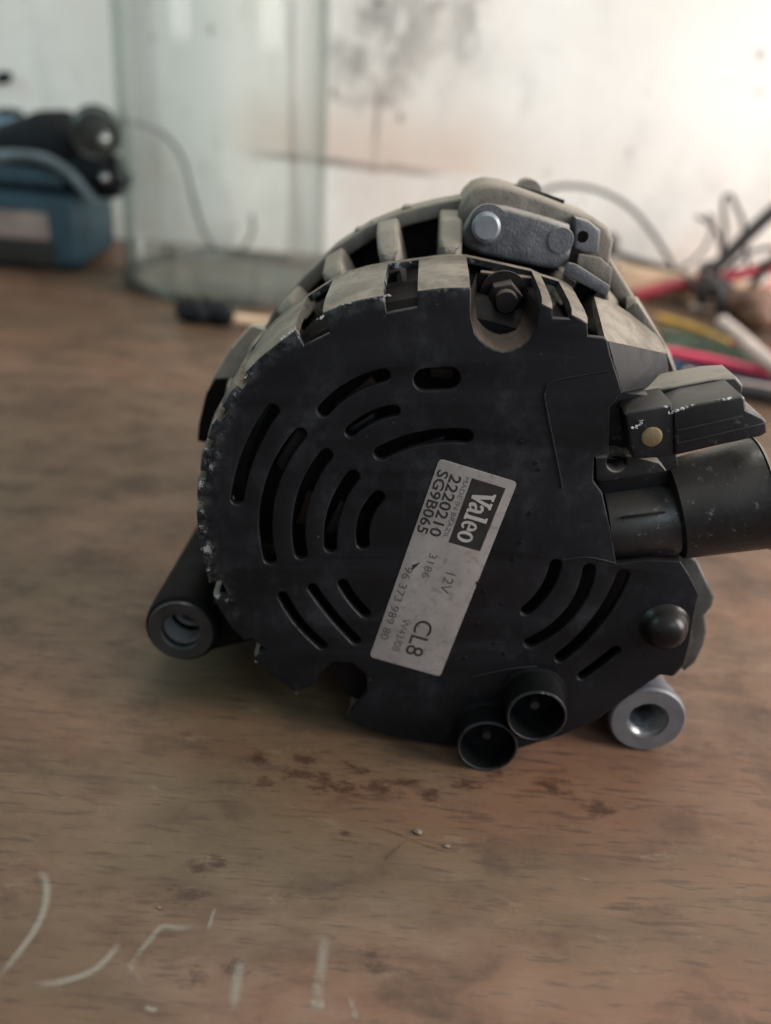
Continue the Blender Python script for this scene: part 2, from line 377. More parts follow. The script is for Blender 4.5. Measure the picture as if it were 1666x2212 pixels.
# --- back cover: outline runs clockwise from the left of the terminal well; N marks notch floors (no rim there)
RUNS = [   # rim runs between notches
 [(23.9,56.7),(25.1,56.1),(26.3,55.5)],
 [(31.0,54.0),(33.1,53.0),(34.8,51.9)],
 [(39.2,48.2),(39.7,47.9)],
 [(44.4,34.8),(41.7,31.3),(42.4,19.2),(38.8,18.2),(39.1,11.7),(41.6,8.4),(44.3,-1.3),(46.9,-11.9),(55.0,-10.9),(63.4,-11.0),(66.4,-15.5),(69.5,-21.1),(68.9,-29.8),(68.8,-36.4),(68.1,-43.2),(65.3,-47.4),(61.9,-47.0),(52.8,-55.4),(45.0,-63.3),(35.3,-68.7),(20.7,-72.4),(5.4,-72.8),(-3.6,-71.8),(-16.2,-68.8),(-27.6,-63.9)],
 [(-36.3,-51.8),(-41.4,-54.3),(-46.5,-50.0),(-51.1,-45.3),(-52.6,-42.2)],
 [(-55.0,-36.6),(-58.5,-32.3),(-61.5,-25.7),(-62.4,-22.6)],
 [(-63.2,-18.5),(-63.7,-14.7),(-64.6,-9.7),(-64.7,-4.2),(-64.5,1.3),(-64.3,3.3)],
 [(-63.8,6.4),(-63.1,10.6),(-62.7,11.9)],
 [(-62.1,14.8),(-61.0,19.0),(-60.3,20.6)],
 [(-59.2,23.6),(-57.8,27.1),(-56.5,28.8)],
 [(-54.7,32.0),(-52.3,35.8),(-51.0,37.0)],
 [(-48.0,40.8),(-44.3,44.3),(-39.4,48.0),(-34.9,51.0)],
 [(-28.0,55.2),(-23.8,56.9),(-18.8,58.2),(-13.4,59.1)],
 [(-5.3,60.0),(0.9,60.7),(6.9,60.6)]]
GAPS = [   # inner corners of the notch after each run
 [(26.6,53.3),(30.8,53.0)],
 [(35.1,48.9),(39.0,48.4)],
 [(40.9,44.0),(42.7,39.5)],
 [(-24.0,-58.6),(-20.8,-53.7),(-20.9,-47.8),(-24.6,-43.9),(-30.0,-43.5),(-34.6,-48.0)],
 [(-49.1,-39.8),(-52.7,-36.0)],
 [(-58.4,-21.9),(-59.8,-17.5)],
 [(-62.4,3.5),(-62.1,6.1)],
 [(-61.1,11.9),(-60.6,14.5)],
 [(-58.7,20.1),(-57.5,22.9)],
 [(-55.3,28.1),(-53.3,31.0)],
 [(-49.6,36.0),(-47.0,39.3)],
 [(-33.0,47.4),(-26.6,50.3)],
 [(-12.7,54.9),(-5.5,56.2)],
 [(7.2,60.2),(7.3,53.9),(8.3,49.9),(9.5,48.3),(11.1,46.9),(12.9,45.9),(15.0,45.3),(17.2,45.6),(19.3,46.4),(21.0,47.7),(22.1,49.4),(22.9,51.4),(23.2,53.7),(23.4,55.7)]]
outline = []
for r, g in zip(RUNS, GAPS): outline += r+g
SL = [([(-29.1,30.8),(-22.5,36.3),(-13.9,39.7)], 3.4), ([(-3.7,38.5),(2.1,38.8)], 5.7), ([(-22.5,25.2),(-17.2,28.9),(-11.4,30.7)], 3.0),
 ([(-15.0,19.4),(-4.7,23.3),(6.5,23.9)], 3.7), ([(-42.0,30.9),(-48.5,20.5),(-53.2,6.8)], 3.5), ([(-35.4,24.6),(-44.3,9.3),(-45.8,-10.8)], 3.5),
 ([(-29.0,19.0),(-36.4,4.7),(-37.3,-9.2)], 3.5), ([(-22.4,13.1),(-27.3,4.3),(-29.2,-7.1)], 3.5), ([(-16.0,7.3),(-19.9,0.4),(-20.4,-6.1)], 3.5),
 ([(-43.1,-22.4),(-38.5,-31.5),(-33.0,-38.1)], 2.9), ([(-34.7,-19.8),(-29.3,-28.7),(-23.4,-36.4)], 2.9), ([(-26.3,-18.5),(-23.4,-23.8),(-20.5,-27.6)], 3.0),
 ([(30.9,-12.3),(28.3,-20.5),(23.8,-26.4)], 3.2), ([(39.8,-13.7),(35.9,-26.7),(25.2,-36.7)], 3.4), ([(48.9,-15.3),(43.9,-28.3),(33.9,-41.4)], 3.4),
 ([(48.9,-39.0),(44.5,-43.5),(40.3,-47.5)], 2.8)]
cover = solid('back_cover', outline, 0, 2.6, M['cover'], alt, holes=[slot(p, w) for p, w in SL], bevel=.45, smooth=30)
# rim (skirt) of the cover, one strip per run
CV = (0, -2.5)
def flare(p, k, dz=0): return (CV[0]+(p[0]-CV[0])*k, CV[1]+(p[1]-CV[1])*k)
bm = bmesh.new()
def strip(bm, run, stations, th=1.8):
    """run of face points; stations (scale, depth) from front to rear; closed thick strip"""
    cols = []
    for p in run:
        r = math.hypot(p[0]-CV[0], p[1]-CV[1]); ki = (r-th)/r
        pr = [flare(p, k) for k, d in stations]; ds = [d for k, d in stations]
        loop = [(q[0], d, q[1]) for q, d in zip(pr, ds)]
        loop += [(flare(q, ki)[0], d, flare(q, ki)[1]) for q, d in reversed(list(zip(pr, ds)))]
        cols.append([bm.verts.new((a*MM, b*MM, c*MM)) for a, b, c in loop])
    m = len(cols[0])
    for a, b in zip(cols, cols[1:]):
        for i in range(m): bm.faces.new((a[i], a[(i+1) % m], b[(i+1) % m], b[i]))
    bm.faces.new(cols[0]); bm.faces.new(list(reversed(cols[-1])))
ST = [(1.0, .5), (1.012, 3), (1.022, 10), (1.032, 24), (1.04, 37)]
for i, r in enumerate(RUNS):
    if i in (2, 3): continue
    strip(bm, r, ST)
strip(bm, RUNS[3][12:], [(1.0, .5), (.992, 3), (.975, 10), (.95, 24), (.93, 37)])
# continuous band that closes the notches at the rear of the skirt
ring = []
for i in list(range(4, 14))+[0, 1]: ring += RUNS[i]
strip(bm, ring, [(1.0385, 34.0), (1.0405, 37.5)], 1.6)
rim = from_bm(bm, 'cover_rim', M['rim'], alt, 40)
# shoulder of the rim right of the last notch
bm = bmesh.new()
rows = [at([(39.4,47.9)], 1)+at([(45.2,43.2)], 8)+at([(50.4,39.2)], 14)+at([(62.5,36.8)], 32),
        at([(41.0,49.2)], 18)+at([(47.0,45.4)], 21)+at([(52.6,41.7)], 26)+at([(63.4,36.4)], 36),
        at([(42.5,51.5)], 37)+at([(47.4,50.0)], 37)+at([(52.0,47.2)], 37)+at([(61.1,40.2)], 40)]
g = [[bm.verts.new((a*MM, b*MM, c*MM)) for a, b, c in row] for row in rows]
for i in range(2):
    for j in range(3): bm.faces.new((g[i][j], g[i][j+1], g[i+1][j+1], g[i+1][j]))
bmesh.ops.recalc_face_normals(bm, faces=bm.faces)
if sum(f.normal.z for f in bm.faces) < 0: bmesh.ops.reverse_faces(bm, faces=bm.faces)
bmesh.ops.solidify(bm, geom=list(bm.faces), thickness=1.6*MM)
from_bm(bm, 'rim_shoulder', M['rim'], alt, 50)
flat_in = [flare(p, .965) for p in RUNS[3][7:]]+[flare(p, .94) for p in RUNS[4]+RUNS[5]]+[(-20, 0), (20, 0)]
# bare chips knocked out of the cover edge
rnd = random.Random(5)
bm = bmesh.new()
for (u, v), s in zip([(-23.0,56.5),(-25.3,55.7),(-27.8,54.4),(-28.9,53.8),(-35.5,51.4),(-36.7,50.3),(-37.9,49.4),(-44.8,43.1),(-45.7,42.4),(-47.0,40.8),(-48.0,39.7),(-52.8,26.4),(-53.8,25.9),(-54.1,29.6),(-57.3,17.2),(-58.2,14.9),(-59.8,15.9),(-62.7,-8.2),(-63.4,-6.8),(-63.7,-4.7),(-62.0,-7.2),(-50.5,-45.3),(-52.4,-43.9),(8.1,37.6),(-14.4,58.7),(-12.4,59.0),(-16.6,58.0),(0.9,60.2),(6.3,60.3),(-62.7,9.4),(-64.1,-1.3)],
                     (1.5, 1.1, .9, .6, .8, 1.0, .6, .8, 1.0, .7, .6, 1.0, .7, .5, .5, .9, .5, 1.2, .9, .6, .9, .75, .4, .45, .5, .6, .5, .4, .45, .6, .6)):
    tx, tz = -(v+2.5), u; L = math.hypot(tx, tz); tx, tz = tx/L, tz/L
    for j in range(7):
        k = rnd.uniform(-1.3, 1.3)*s
        blob(bm, ((u+tx*k+rnd.uniform(-.3, .3)*s)*MM, (.22+rnd.uniform(0, .12))*MM, (v+tz*k+rnd.uniform(-.3, .3)*s)*MM), rnd.uniform(.16, .42)*s*MM, (1, .35, .8), .5, 1, rnd)
tag(from_bm(bm, 'edge_chip', M['chip'], alt, 20), kind='stuff')
# moulded panel line and pips on the face
pl = [(40.9,40.6),(35.8,39.6),(29.1,38.4),(26.6,37.3),(25.5,34.7),(26.6,29.2),(28.8,20.3),(31.3,9.8)]
tube('moulded_line', [(u*MM, -.02*MM, v*MM) for u, v in pl], .32*MM, M['cover'], alt, 6, 5)
pl = [(9.3,-48.2),(19.7,-45.4),(27.5,-44.4)]
tube('moulded_line', [(u*MM, -.02*MM, v*MM) for u, v in pl], .35*MM, M['cover'], alt, 6, 5)
pl = [(32.7,-10.8),(39.2,-10.0),(46.6,-11.7)]
tube('moulded_line', [(u*MM, -.02*MM, v*MM) for u, v in pl], .3*MM, M['cover'], alt, 6, 5)
bm = bmesh.new()
for u, v in [(20.3,22.3),(25.2,15.0),(23.6,2.8),(21.4,-5.7),(19.7,-10.7),(12.1,-20.5),(17.0,-24.3),(10.8,-30.9),(7.3,-42.0),(24.5,16.8),(18.4,-40.2),(15.6,-36.8),(10.3,-17.8)]:
    rev_bm(bm, [(.62, .1), (.55, -.25), (.3, -.3), (.25, 0)], u, v, 10)
tag(from_bm(bm, 'surface_pip', M['cover'], alt), kind='stuff')

M['diode'] = basic('grey_rectifier_plate', (.016, .016, .020), .5, .3, .4, 120, .3)
M['copper'] = basic('dull_copper', (.022, .011, .007), .6, .2, .4, 150, .3)
for pts, dd, mt in (([(-22.8,22.7),(-16.4,27.1),(-17.1,28.6),(-23.6,24.5)], 4.5, 'diode'), ([(-43.3,14.7),(-37.3,23.7),(-35.0,21.8),(-41.5,12.1)], 6, 'diode'), ([(-39.0,-2.8),(-35.4,6.8),(-33.4,6.0),(-36.2,-3.3)], 6, 'copper'),
                    ([(-31.5,-5.6),(-26.5,4.1),(-24.8,2.7),(-28.5,-6.4)], 6, 'diode'), ([(-27.3,29.9),(-17.6,37.2),(-16.2,35.2),(-25.0,27.9)], 7, 'copper'), ([(-8.4,18.8),(1.2,21.6),(1.4,19.7),(-8.0,16.7)], 7, 'diode'),
                    ([(-49.7,-9.8),(-44.6,-9.8),(-44.9,-14.9),(-50.1,-14.9)], 7, 'copper'), ([(29.8,-25.5),(37.0,-19.6),(38.5,-22.5),(32.5,-28.4)], 6.5, 'diode'), ([(-37.9,-27.4),(-30.3,-34.9),(-32.1,-37.7),(-39.4,-30.1)], 6, 'diode'), ([(-2.4,39.4),(3.4,38.6),(3.2,36.5),(-2.4,36.8)], 8, 'copper')):
    hull('rectifier_block', at(pts, dd)+at(pts, dd+4), M[mt], alt, .4)
solid('inner_baffle', flat_in, 8.0, 9.5, M['inner'], alt, bevel=.2)
# --- inside: dark drum, winding heads, stator
revolve('rear_bracket', [(0, 11), (54, 11), (58, 16), (59, 36), (59, 64), (0, 64)], (0, -2), M['inner'], alt, 64)
for k in range(44):
    a = 2*math.pi*k/44+.03
    if math.sin(a) < -.55: continue
    c, s = math.cos(a), math.sin(a)
    tube('winding', [((58*c)*MM, 38*MM, (58*s-2)*MM), ((60.4*c)*MM, 41*MM, (60.4*s-2)*MM), ((60.4*c)*MM, 46*MM, (60.4*s-2)*MM), ((59*c)*MM, 62*MM, (59*s-2)*MM)], 1.6*MM, M['winding'], alt, 6, 3)
# rear bracket ribs and flange
def polar(r, a, c=(0, 0)): return (c[0]+r*math.cos(a), c[1]+r*math.sin(a))
def rib(a, r0, r1, w, d0, d1):
    t = (-math.sin(a), math.cos(a)); c = (math.cos(a), math.sin(a)); pts = []
    # rounded nose towards the cover, rising outwards to the flange
    for d, ro, ww in ((d0, r0+4.5, .55), (d0+1.0, r0+6.2, .85), (d0+3, r0+7.8, 1.0), (d0+9, r1-2.0, 1.0), (d1, r1, 1.05)):
        for s in (-1, 1):
            pts.append((c[0]*ro+t[0]*s*w*ww/2*.8, d, c[1]*ro+t[1]*s*w*ww/2*.8))
            pts.append((c[0]*(ro-1)+t[0]*s*w*ww/2, d, c[1]*(ro-1)+t[1]*s*w*ww/2))
            pts.append((c[0]*r0+t[0]*s*w*ww/2, d, c[1]*r0+t[1]*s*w*ww/2))
    return hull('rib', pts, M['alu'], alt, .7, 50)
for k in range(-3, 10):
    a = R(87.3+15*k)
    if k in (-1,): continue
    rib(a, 59, {0: 73, 1: 72, 2: 69, 3: 67, 4: 66.5}.get(k, 71), 6.6, 40.5, 64)
fl = [(-55.7,36.3),(-50.6,44.8),(-40.9,54.4),(-31.8,62.3),(-20.7,68.9),(-10.0,72.7),(-1.1,74.6),(6.0,75.7),(20.4,75.9),(33.8,73.1),(46.4,65.2),(51.1,57.8),(58.9,46.9),(65.2,38.4),(71.8,29.0),(74.8,22.1)]
arc = [polar(63.5+13*abs(math.cos(R(a)))**2.5, R(a)) for a in range(8, -194, -8)]
flo = fl+arc
def shrink(p, w): return [(q[0]*(1-w/math.hypot(*q)), q[1]*(1-w/math.hypot(*q))) for q in p]
solid('flange', flo, 62, 78, M['alu'], alt, holes=[shrink(flo, 4.6)], bevel=.9)
solid('stator', shrink(flo, 2.0), 72, 76.5, M['winding'], alt, bevel=.3)
revolve('stator_core', [(58, 77), (62, 77), (62, 112), (58, 112)], (0, 0), M['iron'], alt, 64)
revolve('front_bracket', [(0, 111), (59, 111), (60, 114), (58, 126), (50, 136), (0, 136)], (0, 0), M['alu'], alt, 64)
revolve('pulley', [(0, 138), (24, 138), (27, 140), (23, 144), (27, 147), (23, 151), (27, 154), (27, 158), (0, 158)], (0, 0), M['iron'], alt, 40)
# little casting nubs on the flange rim
for (u, v) in [(-9.4,73.4),(-6.0,73.0),(-18.9,69.4),(-23.7,67.3)]:
    hull('casting_nub', [(u+x, 64+y, v+z) for x in (-1.5, 1.5) for y in (0, 8) for z in (-3, .2)], M['alu'], alt, .5)

# --- terminal well with its nut
wf = GAPS[13]
wb = [((p[0]-15.5)*.72+15.5, (p[1]-50)*.72+52) for p in wf]
bm = bmesh.new(); A = [bm.verts.new((p[0]*MM, .9*MM, p[1]*MM)) for p in wf]; Bv = [bm.verts.new((p[0]*MM, 24*MM, (p[1]+1)*MM)) for p in wb]
for i in range(len(A)-1): bm.faces.new((A[i], A[i+1], Bv[i+1], Bv[i]))
bm.faces.new(Bv)
bmesh.ops.solidify(bm, geom=list(bm.faces), thickness=-.8*MM)
from_bm(bm, 'terminal_well', M['well'], alt, 45)
wt = [(10.9,59.6),(27.2,57.5)]
hull('well_wall', at([(wt[0][0], wt[0][1]), (wt[1][0], wt[1][1]), (wt[1][0], wt[1][1]-22), (wt[0][0], wt[0][1]-22)], 30)+at([(wt[0][0], wt[0][1]), (wt[1][0], wt[1][1]), (wt[1][0], wt[1][1]-22), (wt[0][0], wt[0][1]-22)], 34), M['well'], alt, .5)
nc = [(16.6,54.6)][0]
nut = solid('terminal_nut', circ(nc, 4.5, 6, .2), 16, 23, M['nut'], alt, bevel=.5)
revolve('stud', [(0, 13.2), (2.6, 13.2), (3.0, 13.8), (3.0, 24), (0, 24)], nc, M['nut'], nut, 20)
revolve('washer', [(0, 22.5), (6.3, 22.5), (6.3, 24), (0, 24)], nc, M['nut'], nut, 28)

# --- black side facet of the cover, upper right
hull('side_facet', at([(39.9,47.7),(44.5,34.7)], .4)+at([(40.4,47.1),(45.1,33.9)], 3)+at([(49.9,39.4),(53.3,32.1)], 14)+at([(62.5,36.6),(64.4,28.5)], 32)+at([(57.4,36.7),(58.2,28.0)], 32), M['cover'], alt, .35, 30)

# --- mounting boss at the top with bolt, hole tab
bossf = [(9.3,73.3),(10.8,74.5),(13.4,75.0),(18.9,74.3),(27.5,71.9),(36.1,69.3),(36.9,62.8),(36.4,59.9),(34.2,56.9),(23.6,59.0),(11.7,61.7),(7.0,64.4),(5.5,67.1),(6.9,69.5)]
boss = solid('mounting_boss', bossf, 46, 66, M['alu_face'], alt, bevel=1.4, smooth=50)
bossr = [(5.0,70.2),(5.9,74.1),(7.8,77.3),(10.2,79.4),(13.7,80.3),(18.4,79.7),(22.4,78.5),(28.6,76.3),(36.7,73.2),(43.7,70.6),(47.9,67.8),(49.8,64.2),(48.8,56.2),(35.0,57.8),(7.2,62.2)]
solid('boss_body', bossr, 52.5, 84, M['alu'], alt, bevel=1.6, smooth=40)
bc = [(12.8,69.7)][0]
revolve('bolt', [(0, 40.6), (3.1, 40.6), (3.9, 41.3), (3.9, 45.2), (0, 45.2)], bc, M['bolt'], boss, 32)
revolve('washer', [(0, 44.6), (5.2, 44.6), (5.2, 46.2), (0, 46.2)], (bc[0]+.7, bc[1]+.5), M['alu_face'], boss, 32)
dc = [(33.7,65.4)][0]
revolve('cast_disc', [(0, 45.6), (3.5, 45.6), (3.7, 46.2), (0, 46.2)], dc, M['alu_face'], boss, 32)
tabo = [(37.7,71.2),(41.8,70.1),(44.9,67.6),(44.8,61.3),(40.7,61.6),(37.8,62.8)]
th = [(40.0,66.0)][0]
solid('hole_tab', tabo, 48, 60, M['alu_face'], alt, holes=[circ(th, 2.35, 20)], bevel=.7)
gr = [(22.3,77.5),(29.9,75.3),(37.3,72.8)]
tube('cast_line', [(u*MM, 70*MM, (v+.4)*MM) for u, v in gr], .9*MM, M['iron'], alt, 8, 5)
rb = [(28.5,76.5)][0]
revolve('through_bolt', [(0, 84), (3.6, 84), (3.6, 96), (0, 96)], (rb[0], rb[1]-1), M['alu'], alt, 24)
# clamp strip and end shell on the right shoulder
hull('clamp_strip', at([(34.8,60.7),(37.3,60.0),(46.9,54.1),(46.2,51.2),(44.1,52.1),(33.7,57.5)], 38)+at([(35.5,60.0),(38.1,59.3),(47.8,53.2),(47.2,50.3),(45.0,51.2),(34.4,56.7)], 43), M['alu_face'], alt, .5)
hull('shoulder', at([(38.6,62.0),(44.5,60.9),(48.0,57.9),(47.9,53.1),(38.2,59.0)], 44)+at([(40.8,60.1),(47.0,59.0),(50.8,55.7),(50.6,50.7),(40.5,57.0)], 58), M['alu'], alt, .6)
hull('end_shell', at([(52.0,47.3),(54.8,49.6),(63.7,37.6),(64.6,34.8),(59.1,37.2)], 40)+at([(56.4,46.9),(59.7,46.9),(71.8,29.0),(74.2,22.1),(65.1,25.5)], 62), M['alu'], alt, .6)

# --- left ear (seen edge-on) and the two lugs
M['alu_lightened'] = basic('lightened_dusty_casting', (.34, .30, .25), .7, 0, .3, 110, .6, dust=.8, dcol=(.40, .35, .29))  # dusty casting lightened in colour to stand in for light missing on the ear
hull('ear', at([(-70.9,24.4),(-64.8,32.8),(-57.3,40.2),(-51.0,37.7),(-62.3,24.2)], 58)+at([(-73.1,20.1),(-77.2,9.0),(-78.1,3.2),(-72.0,1.6)], 58)+at([(-75.1,21.0),(-69.6,28.2),(-62.6,35.2),(-55.6,35.2),(-77.8,2.7)], 84), M['alu_lightened'], alt, .7)
hull('ear', at([(-70.4,23.8),(-73.6,19.0),(-77.0,9.3),(-78.2,3.2),(-70.3,1.1),(-62.1,24.2)], 57)+at([(-71.4,22.7),(-74.7,17.9),(-78.1,8.0),(-79.3,1.8),(-71.3,-0.3),(-63.0,23.1)], 61), M['iron'], alt, .5)
lc = [(-76.8,-40.9)][0]
lug = revolve('mounting_lug', [(6.0, 13), (10.0, 12), (11.0, 13), (11.4, 16), (11.4, 78), (5.6, 78), (5.6, 30)], lc, M['iron'], alt, 40)
revolve('lug_ring', [(5.7, 11.8), (6.3, 11.2), (9.6, 11.2), (10.1, 12.2), (10.1, 14), (5.7, 14)], lc, M['iron_ring'], lug, 40)
revolve('bore', [(5.7, 12.0), (5.8, 12.6), (5.8, 24), (5.0, 25), (5.0, 56), (0, 56)], lc, M['bore'], lug, 36, closed=False)
hull('lug_web', [(lc[0]+x, d, lc[1]+y) for x, y in circ((0, 0), 8.5, 12) for d in (58, 78)]+[(-62, 40, 4), (-62, 66, 8), (-44, 40, -40), (-44, 66, -40)], M['iron'], alt, .8)
hull('lug_web', [(lc[0]+x, d, lc[1]+y) for x, y in ((2, -11), (7, -9), (8, 7)) for d in (16, 60)]+[(-50, 20, -47), (-44, 60, -48), (-50, 20, -36), (-44, 60, -36)], M['iron'], alt, .8)
rc = [(61.8,-67.1)][0]
lug2 = revolve('steel_bushing', [(5.8, 6.5), (6.1, 6), (10.6, 6), (11.2, 6.7), (11.2, 9.0), (10.4, 9.8), (10.4, 13.6), (9.4, 14.4), (9.4, 17), (9.2, 17.4), (8.6, 40), (5.8, 40)], rc, M['steel'], alt, 44)
prof = []
for k in range(17): prof += [(5.75, 6.6+k*1.5), (5.2, 7.35+k*1.5)]
prof += [(5.2, 33), (0, 33)]
revolve('thread', prof, rc, M['bore_dark'], lug2, 36, closed=False, smooth=20)
hull('lug_arm', [(rc[0]+x, d, rc[1]+y) for x, y in circ((0, 4), 6, 14) for d in (41, 60)]+[(42, 30, -50), (42, 62, -50), (68, 34, -24), (68, 62, -20)], M['alu'], alt, .8)

# --- lower right: rounded boss of the cover and the bracket edge behind it
hc = [(61.4,-30.8)][0]
revolve('rounded_boss', [(0, -6.2), (2.0, -6.1), (3.6, -5.5), (4.9, -4.2), (5.7, -2.4), (6.3, -.4), (8.0, .9), (8.6, 3), (0, 3)], hc, M['plastic_clean'], alt, 40, smooth=60)
hull('boss_skirt', at([(58.4,-37.6),(63.0,-40.0),(67.6,-38.0),(68.7,-32.3)], .6)+at([(57.9,-39.9),(63.0,-48.9),(66.6,-49.5),(69.6,-45.0),(70.6,-38.3),(69.3,-29.4)], 3)+at([(65.1,-50.7),(68.7,-53.1),(72.1,-48.3),(72.6,-39.6),(68.8,-36.6)], 10), M['plastic_clean'], alt, .9, 45)
solid('bracket_edge', [(68.4,-14.9),(72.6,-18.1),(75.6,-23.7),(78.8,-29.7),(78.6,-33.0),(76.8,-36.1),(78.1,-41.3),(77.9,-46.0),(76.2,-52.0),(73.3,-55.3),(67.3,-50.1),(63.7,-16.4)], 14, 30, M['dull_edge'], alt, bevel=1.0)

# --- regulator side: recessed base, pocket, two connectors
solid('regulator_base', [(41.1,33.2),(46.5,32.7),(50.4,32.1),(57.5,30.9),(62.4,13.3),(66.3,-16.0),(47.4,-16.1),(42.7,5.4),(39.0,13.3),(41.1,26.1)], 9, 26, M['plastic'], alt, bevel=.5)
patch = solid('dusty_pad', [(39.8,16.9),(44.7,17.6),(49.1,17.6),(56.0,15.6),(58.0,13.3),(51.1,11.8),(41.8,10.2),(40.2,11.0)], 3, 12, M['plastic_dusty'], alt, holes=[circ([(45.2,15.7)][0], 2.5, 18)], bevel=.4)
c1 = solid('connector_block', [(45.4,29.6),(46.3,30.5),(56.5,32.3),(58.6,18.7),(54.2,18.3),(48.4,18.0),(47.3,21.4)], -1, 14, M['plastic'], alt, bevel=.7)
bc2 = [(52.3,24.0)][0]
revolve('contact_button', [(0, -1.5), (2.1, -1.45), (2.55, -1.2), (2.55, 1), (0, 1)], bc2, M['brass'], c1, 28)
solid('connector_shroud', [(56.8,30.7),(61.4,32.5),(67.9,33.7),(72.5,34.6),(73.5,33.7),(74.1,31.0),(78.5,28.9),(79.5,27.8),(79.9,25.0),(78.6,24.0),(69.4,21.9),(58.3,19.1)], -1.6, 13, M['plastic'], alt, bevel=.8)
solid('connector_rail', [(46.9,30.7),(59.7,32.8),(70.0,34.8),(75.6,35.1),(77.8,32.7),(77.7,29.7),(60.4,25.9),(48.1,23.8)], 13.2, 26, M['plastic_dusty'], alt, bevel=.8)
hull('rail_tongue', at([(63.4,30.4),(74.0,32.4),(78.1,31.6),(79.0,30.3),(64.6,28.3)], 24.5)+at([(63.4,30.4),(74.0,32.4),(78.1,31.6),(79.0,30.3),(64.6,28.3)], 33), M['alu'], alt, .5)
for rr in ([(58.3,22.6),(78.7,27.7),(78.8,27.1),(58.3,22.0)], [(57.9,25.9),(73.4,29.6),(73.4,29.2),(57.9,25.5)]):
    hull('shroud_ridge', at(rr, -2.2)+at(rr, 0), M['plastic'], alt, .2)
bm = bmesh.new(); rnd = random.Random(9)
for (u, v), s in zip([(58.3,30.9),(59.1,31.3),(60.4,31.5),(61.5,32.0),(63.6,32.1),(65.8,32.6),(67.9,33.1),(69.6,33.1),(70.7,32.6),(71.4,31.7),(70.1,31.7),(71.9,33.3),(72.6,32.4),(48.6,27.3),(47.8,26.5),(49.0,28.3),(54.8,31.8),(56.1,30.4),(68.8,30.5)],
                     (.9, 1.0, .6, .7, .5, .5, .7, 1.3, 1.2, 1.0, .9, .9, .7, .8, .6, .5, .5, .6, .6)):
    for j in range(7): blob(bm, ((u+rnd.uniform(-1.2, 1.2)*s)*MM, (-1.45+rnd.uniform(0, .1))*MM, (v+rnd.uniform(-.6, .6)*s)*MM), rnd.uniform(.15, .42)*s*MM, (1.2, .35, .9), .5, 1, rnd)
tag(from_bm(bm, 'scuff', M['chip'], alt, 20), kind='stuff')
def barrel(name, p0, p1, r0, r1, d, mat, sq=1.0, lip=None, hollow=0, seg=44):
    a, b = Vector((p0[0], d, p0[1])), Vector((p1[0], d, p1[1])); t = (b-a).normalized(); L = (b-a).length
    x = t.cross(Vector((0, 1, 0))).normalized(); y = Vector((0, 1, 0))
    st = [(0, r0*.90), (.8, r0), (L-.8, r1), (L, r1*.95)]
    if hollow: st += [(L, r1-hollow), (2, r0-hollow)]
    bm = bmesh.new(); rings = []
    for s, r in st: rings.append([bm.verts.new((a+t*s+(x*math.cos(2*math.pi*k/seg)+y*sq*math.sin(2*math.pi*k/seg))*r)*MM) for k in range(seg)])
    for i in range(len(rings)-1):
        for k in range(seg): bm.faces.new((rings[i][k], rings[i][(k+1) % seg], rings[i+1][(k+1) % seg], rings[i+1][k]))
    bm.faces.new(rings[0]); bm.faces.new(rings[-1])
    return from_bm(bm, name, mat, alt, 40)
q = [(62.7,-1.7),(86.4,3.6)]
barrel('plug_barrel', q[0], q[1], 13.6, 15.2, 12, M['plastic_worn'], 1.0, hollow=2)
q2 = [tuple(Vector(q[0]).lerp(Vector(q[1]), f)) for f in (.93, 1.0)]
barrel('barrel_lip', q2[0], q2[1], 15.5, 15.7, 12, M['plastic_worn'], 1.0, hollow=1.5)
q = [(44.2,-4.9),(63.5,-2.7)]
barrel('plug_neck', q[0], q[1], 9.4, 10.0, 9, M['plastic_worn'], .95)
hull('neck_rib', at([(46.8,2.5),(57.7,4.1),(57.9,3.3),(47.0,1.7)], -1.2)+at([(47.7,0.7),(58.9,2.3),(59.1,1.5),(47.9,-0.1)], 3), M['plastic_worn'], alt, .3)

# --- two terminal cups
for c, d0, ro, rim_r, cl in (([(26.8,-54.2)][0], -10, 8.3, 7.2, True), ([(13.7,-66.4)][0], -8, 8.6, 7.4, True)):
    cp = revolve('terminal_cup', [(ro-.9, d0+.3), (ro-.35, d0), (ro+.1, d0+.5), (ro+.35, -1), (ro+.5, 9), (ro-2.6, 9), (ro-2.8, 6), (ro-1.1, d0+3)], c, M['cup'], alt, 44)
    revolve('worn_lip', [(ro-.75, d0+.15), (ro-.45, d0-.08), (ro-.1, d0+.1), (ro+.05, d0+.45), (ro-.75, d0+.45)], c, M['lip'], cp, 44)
    revolve('cup_floor', [(0, 2), (ro-1.0, 2), (ro-1.0, 3.5), (0, 3.5)], c, M['inner'], cp, 32)
    revolve('pin', [(0, d0+5), (1.2, d0+5), (1.55, d0+5.6), (1.55, 3), (0, 3)], c, M['iron_ring'], cp, 20)
    revolve('collar', [(ro+.2, -.9), (ro+1.2, -.4), (ro+1.6, .6), (ro+1.6, 3), (ro+.2, 3)], c, M['cup'], cp, 44)
hull('cup_bridge', at([(p[0], p[1]) for p in [(8.4,-68.0),(22.8,-54.6),(30.5,-51.3),(37.4,-57.7),(36.2,-69.2),(20.8,-75.4),(12.7,-78.1)]], 1.2)+at([(p[0], p[1]) for p in [(8.4,-68.0),(22.8,-54.6),(30.5,-51.3),(37.4,-57.7),(36.2,-69.2),(20.8,-75.4),(12.7,-78.1)]], 10), M['cover'], alt, .5)

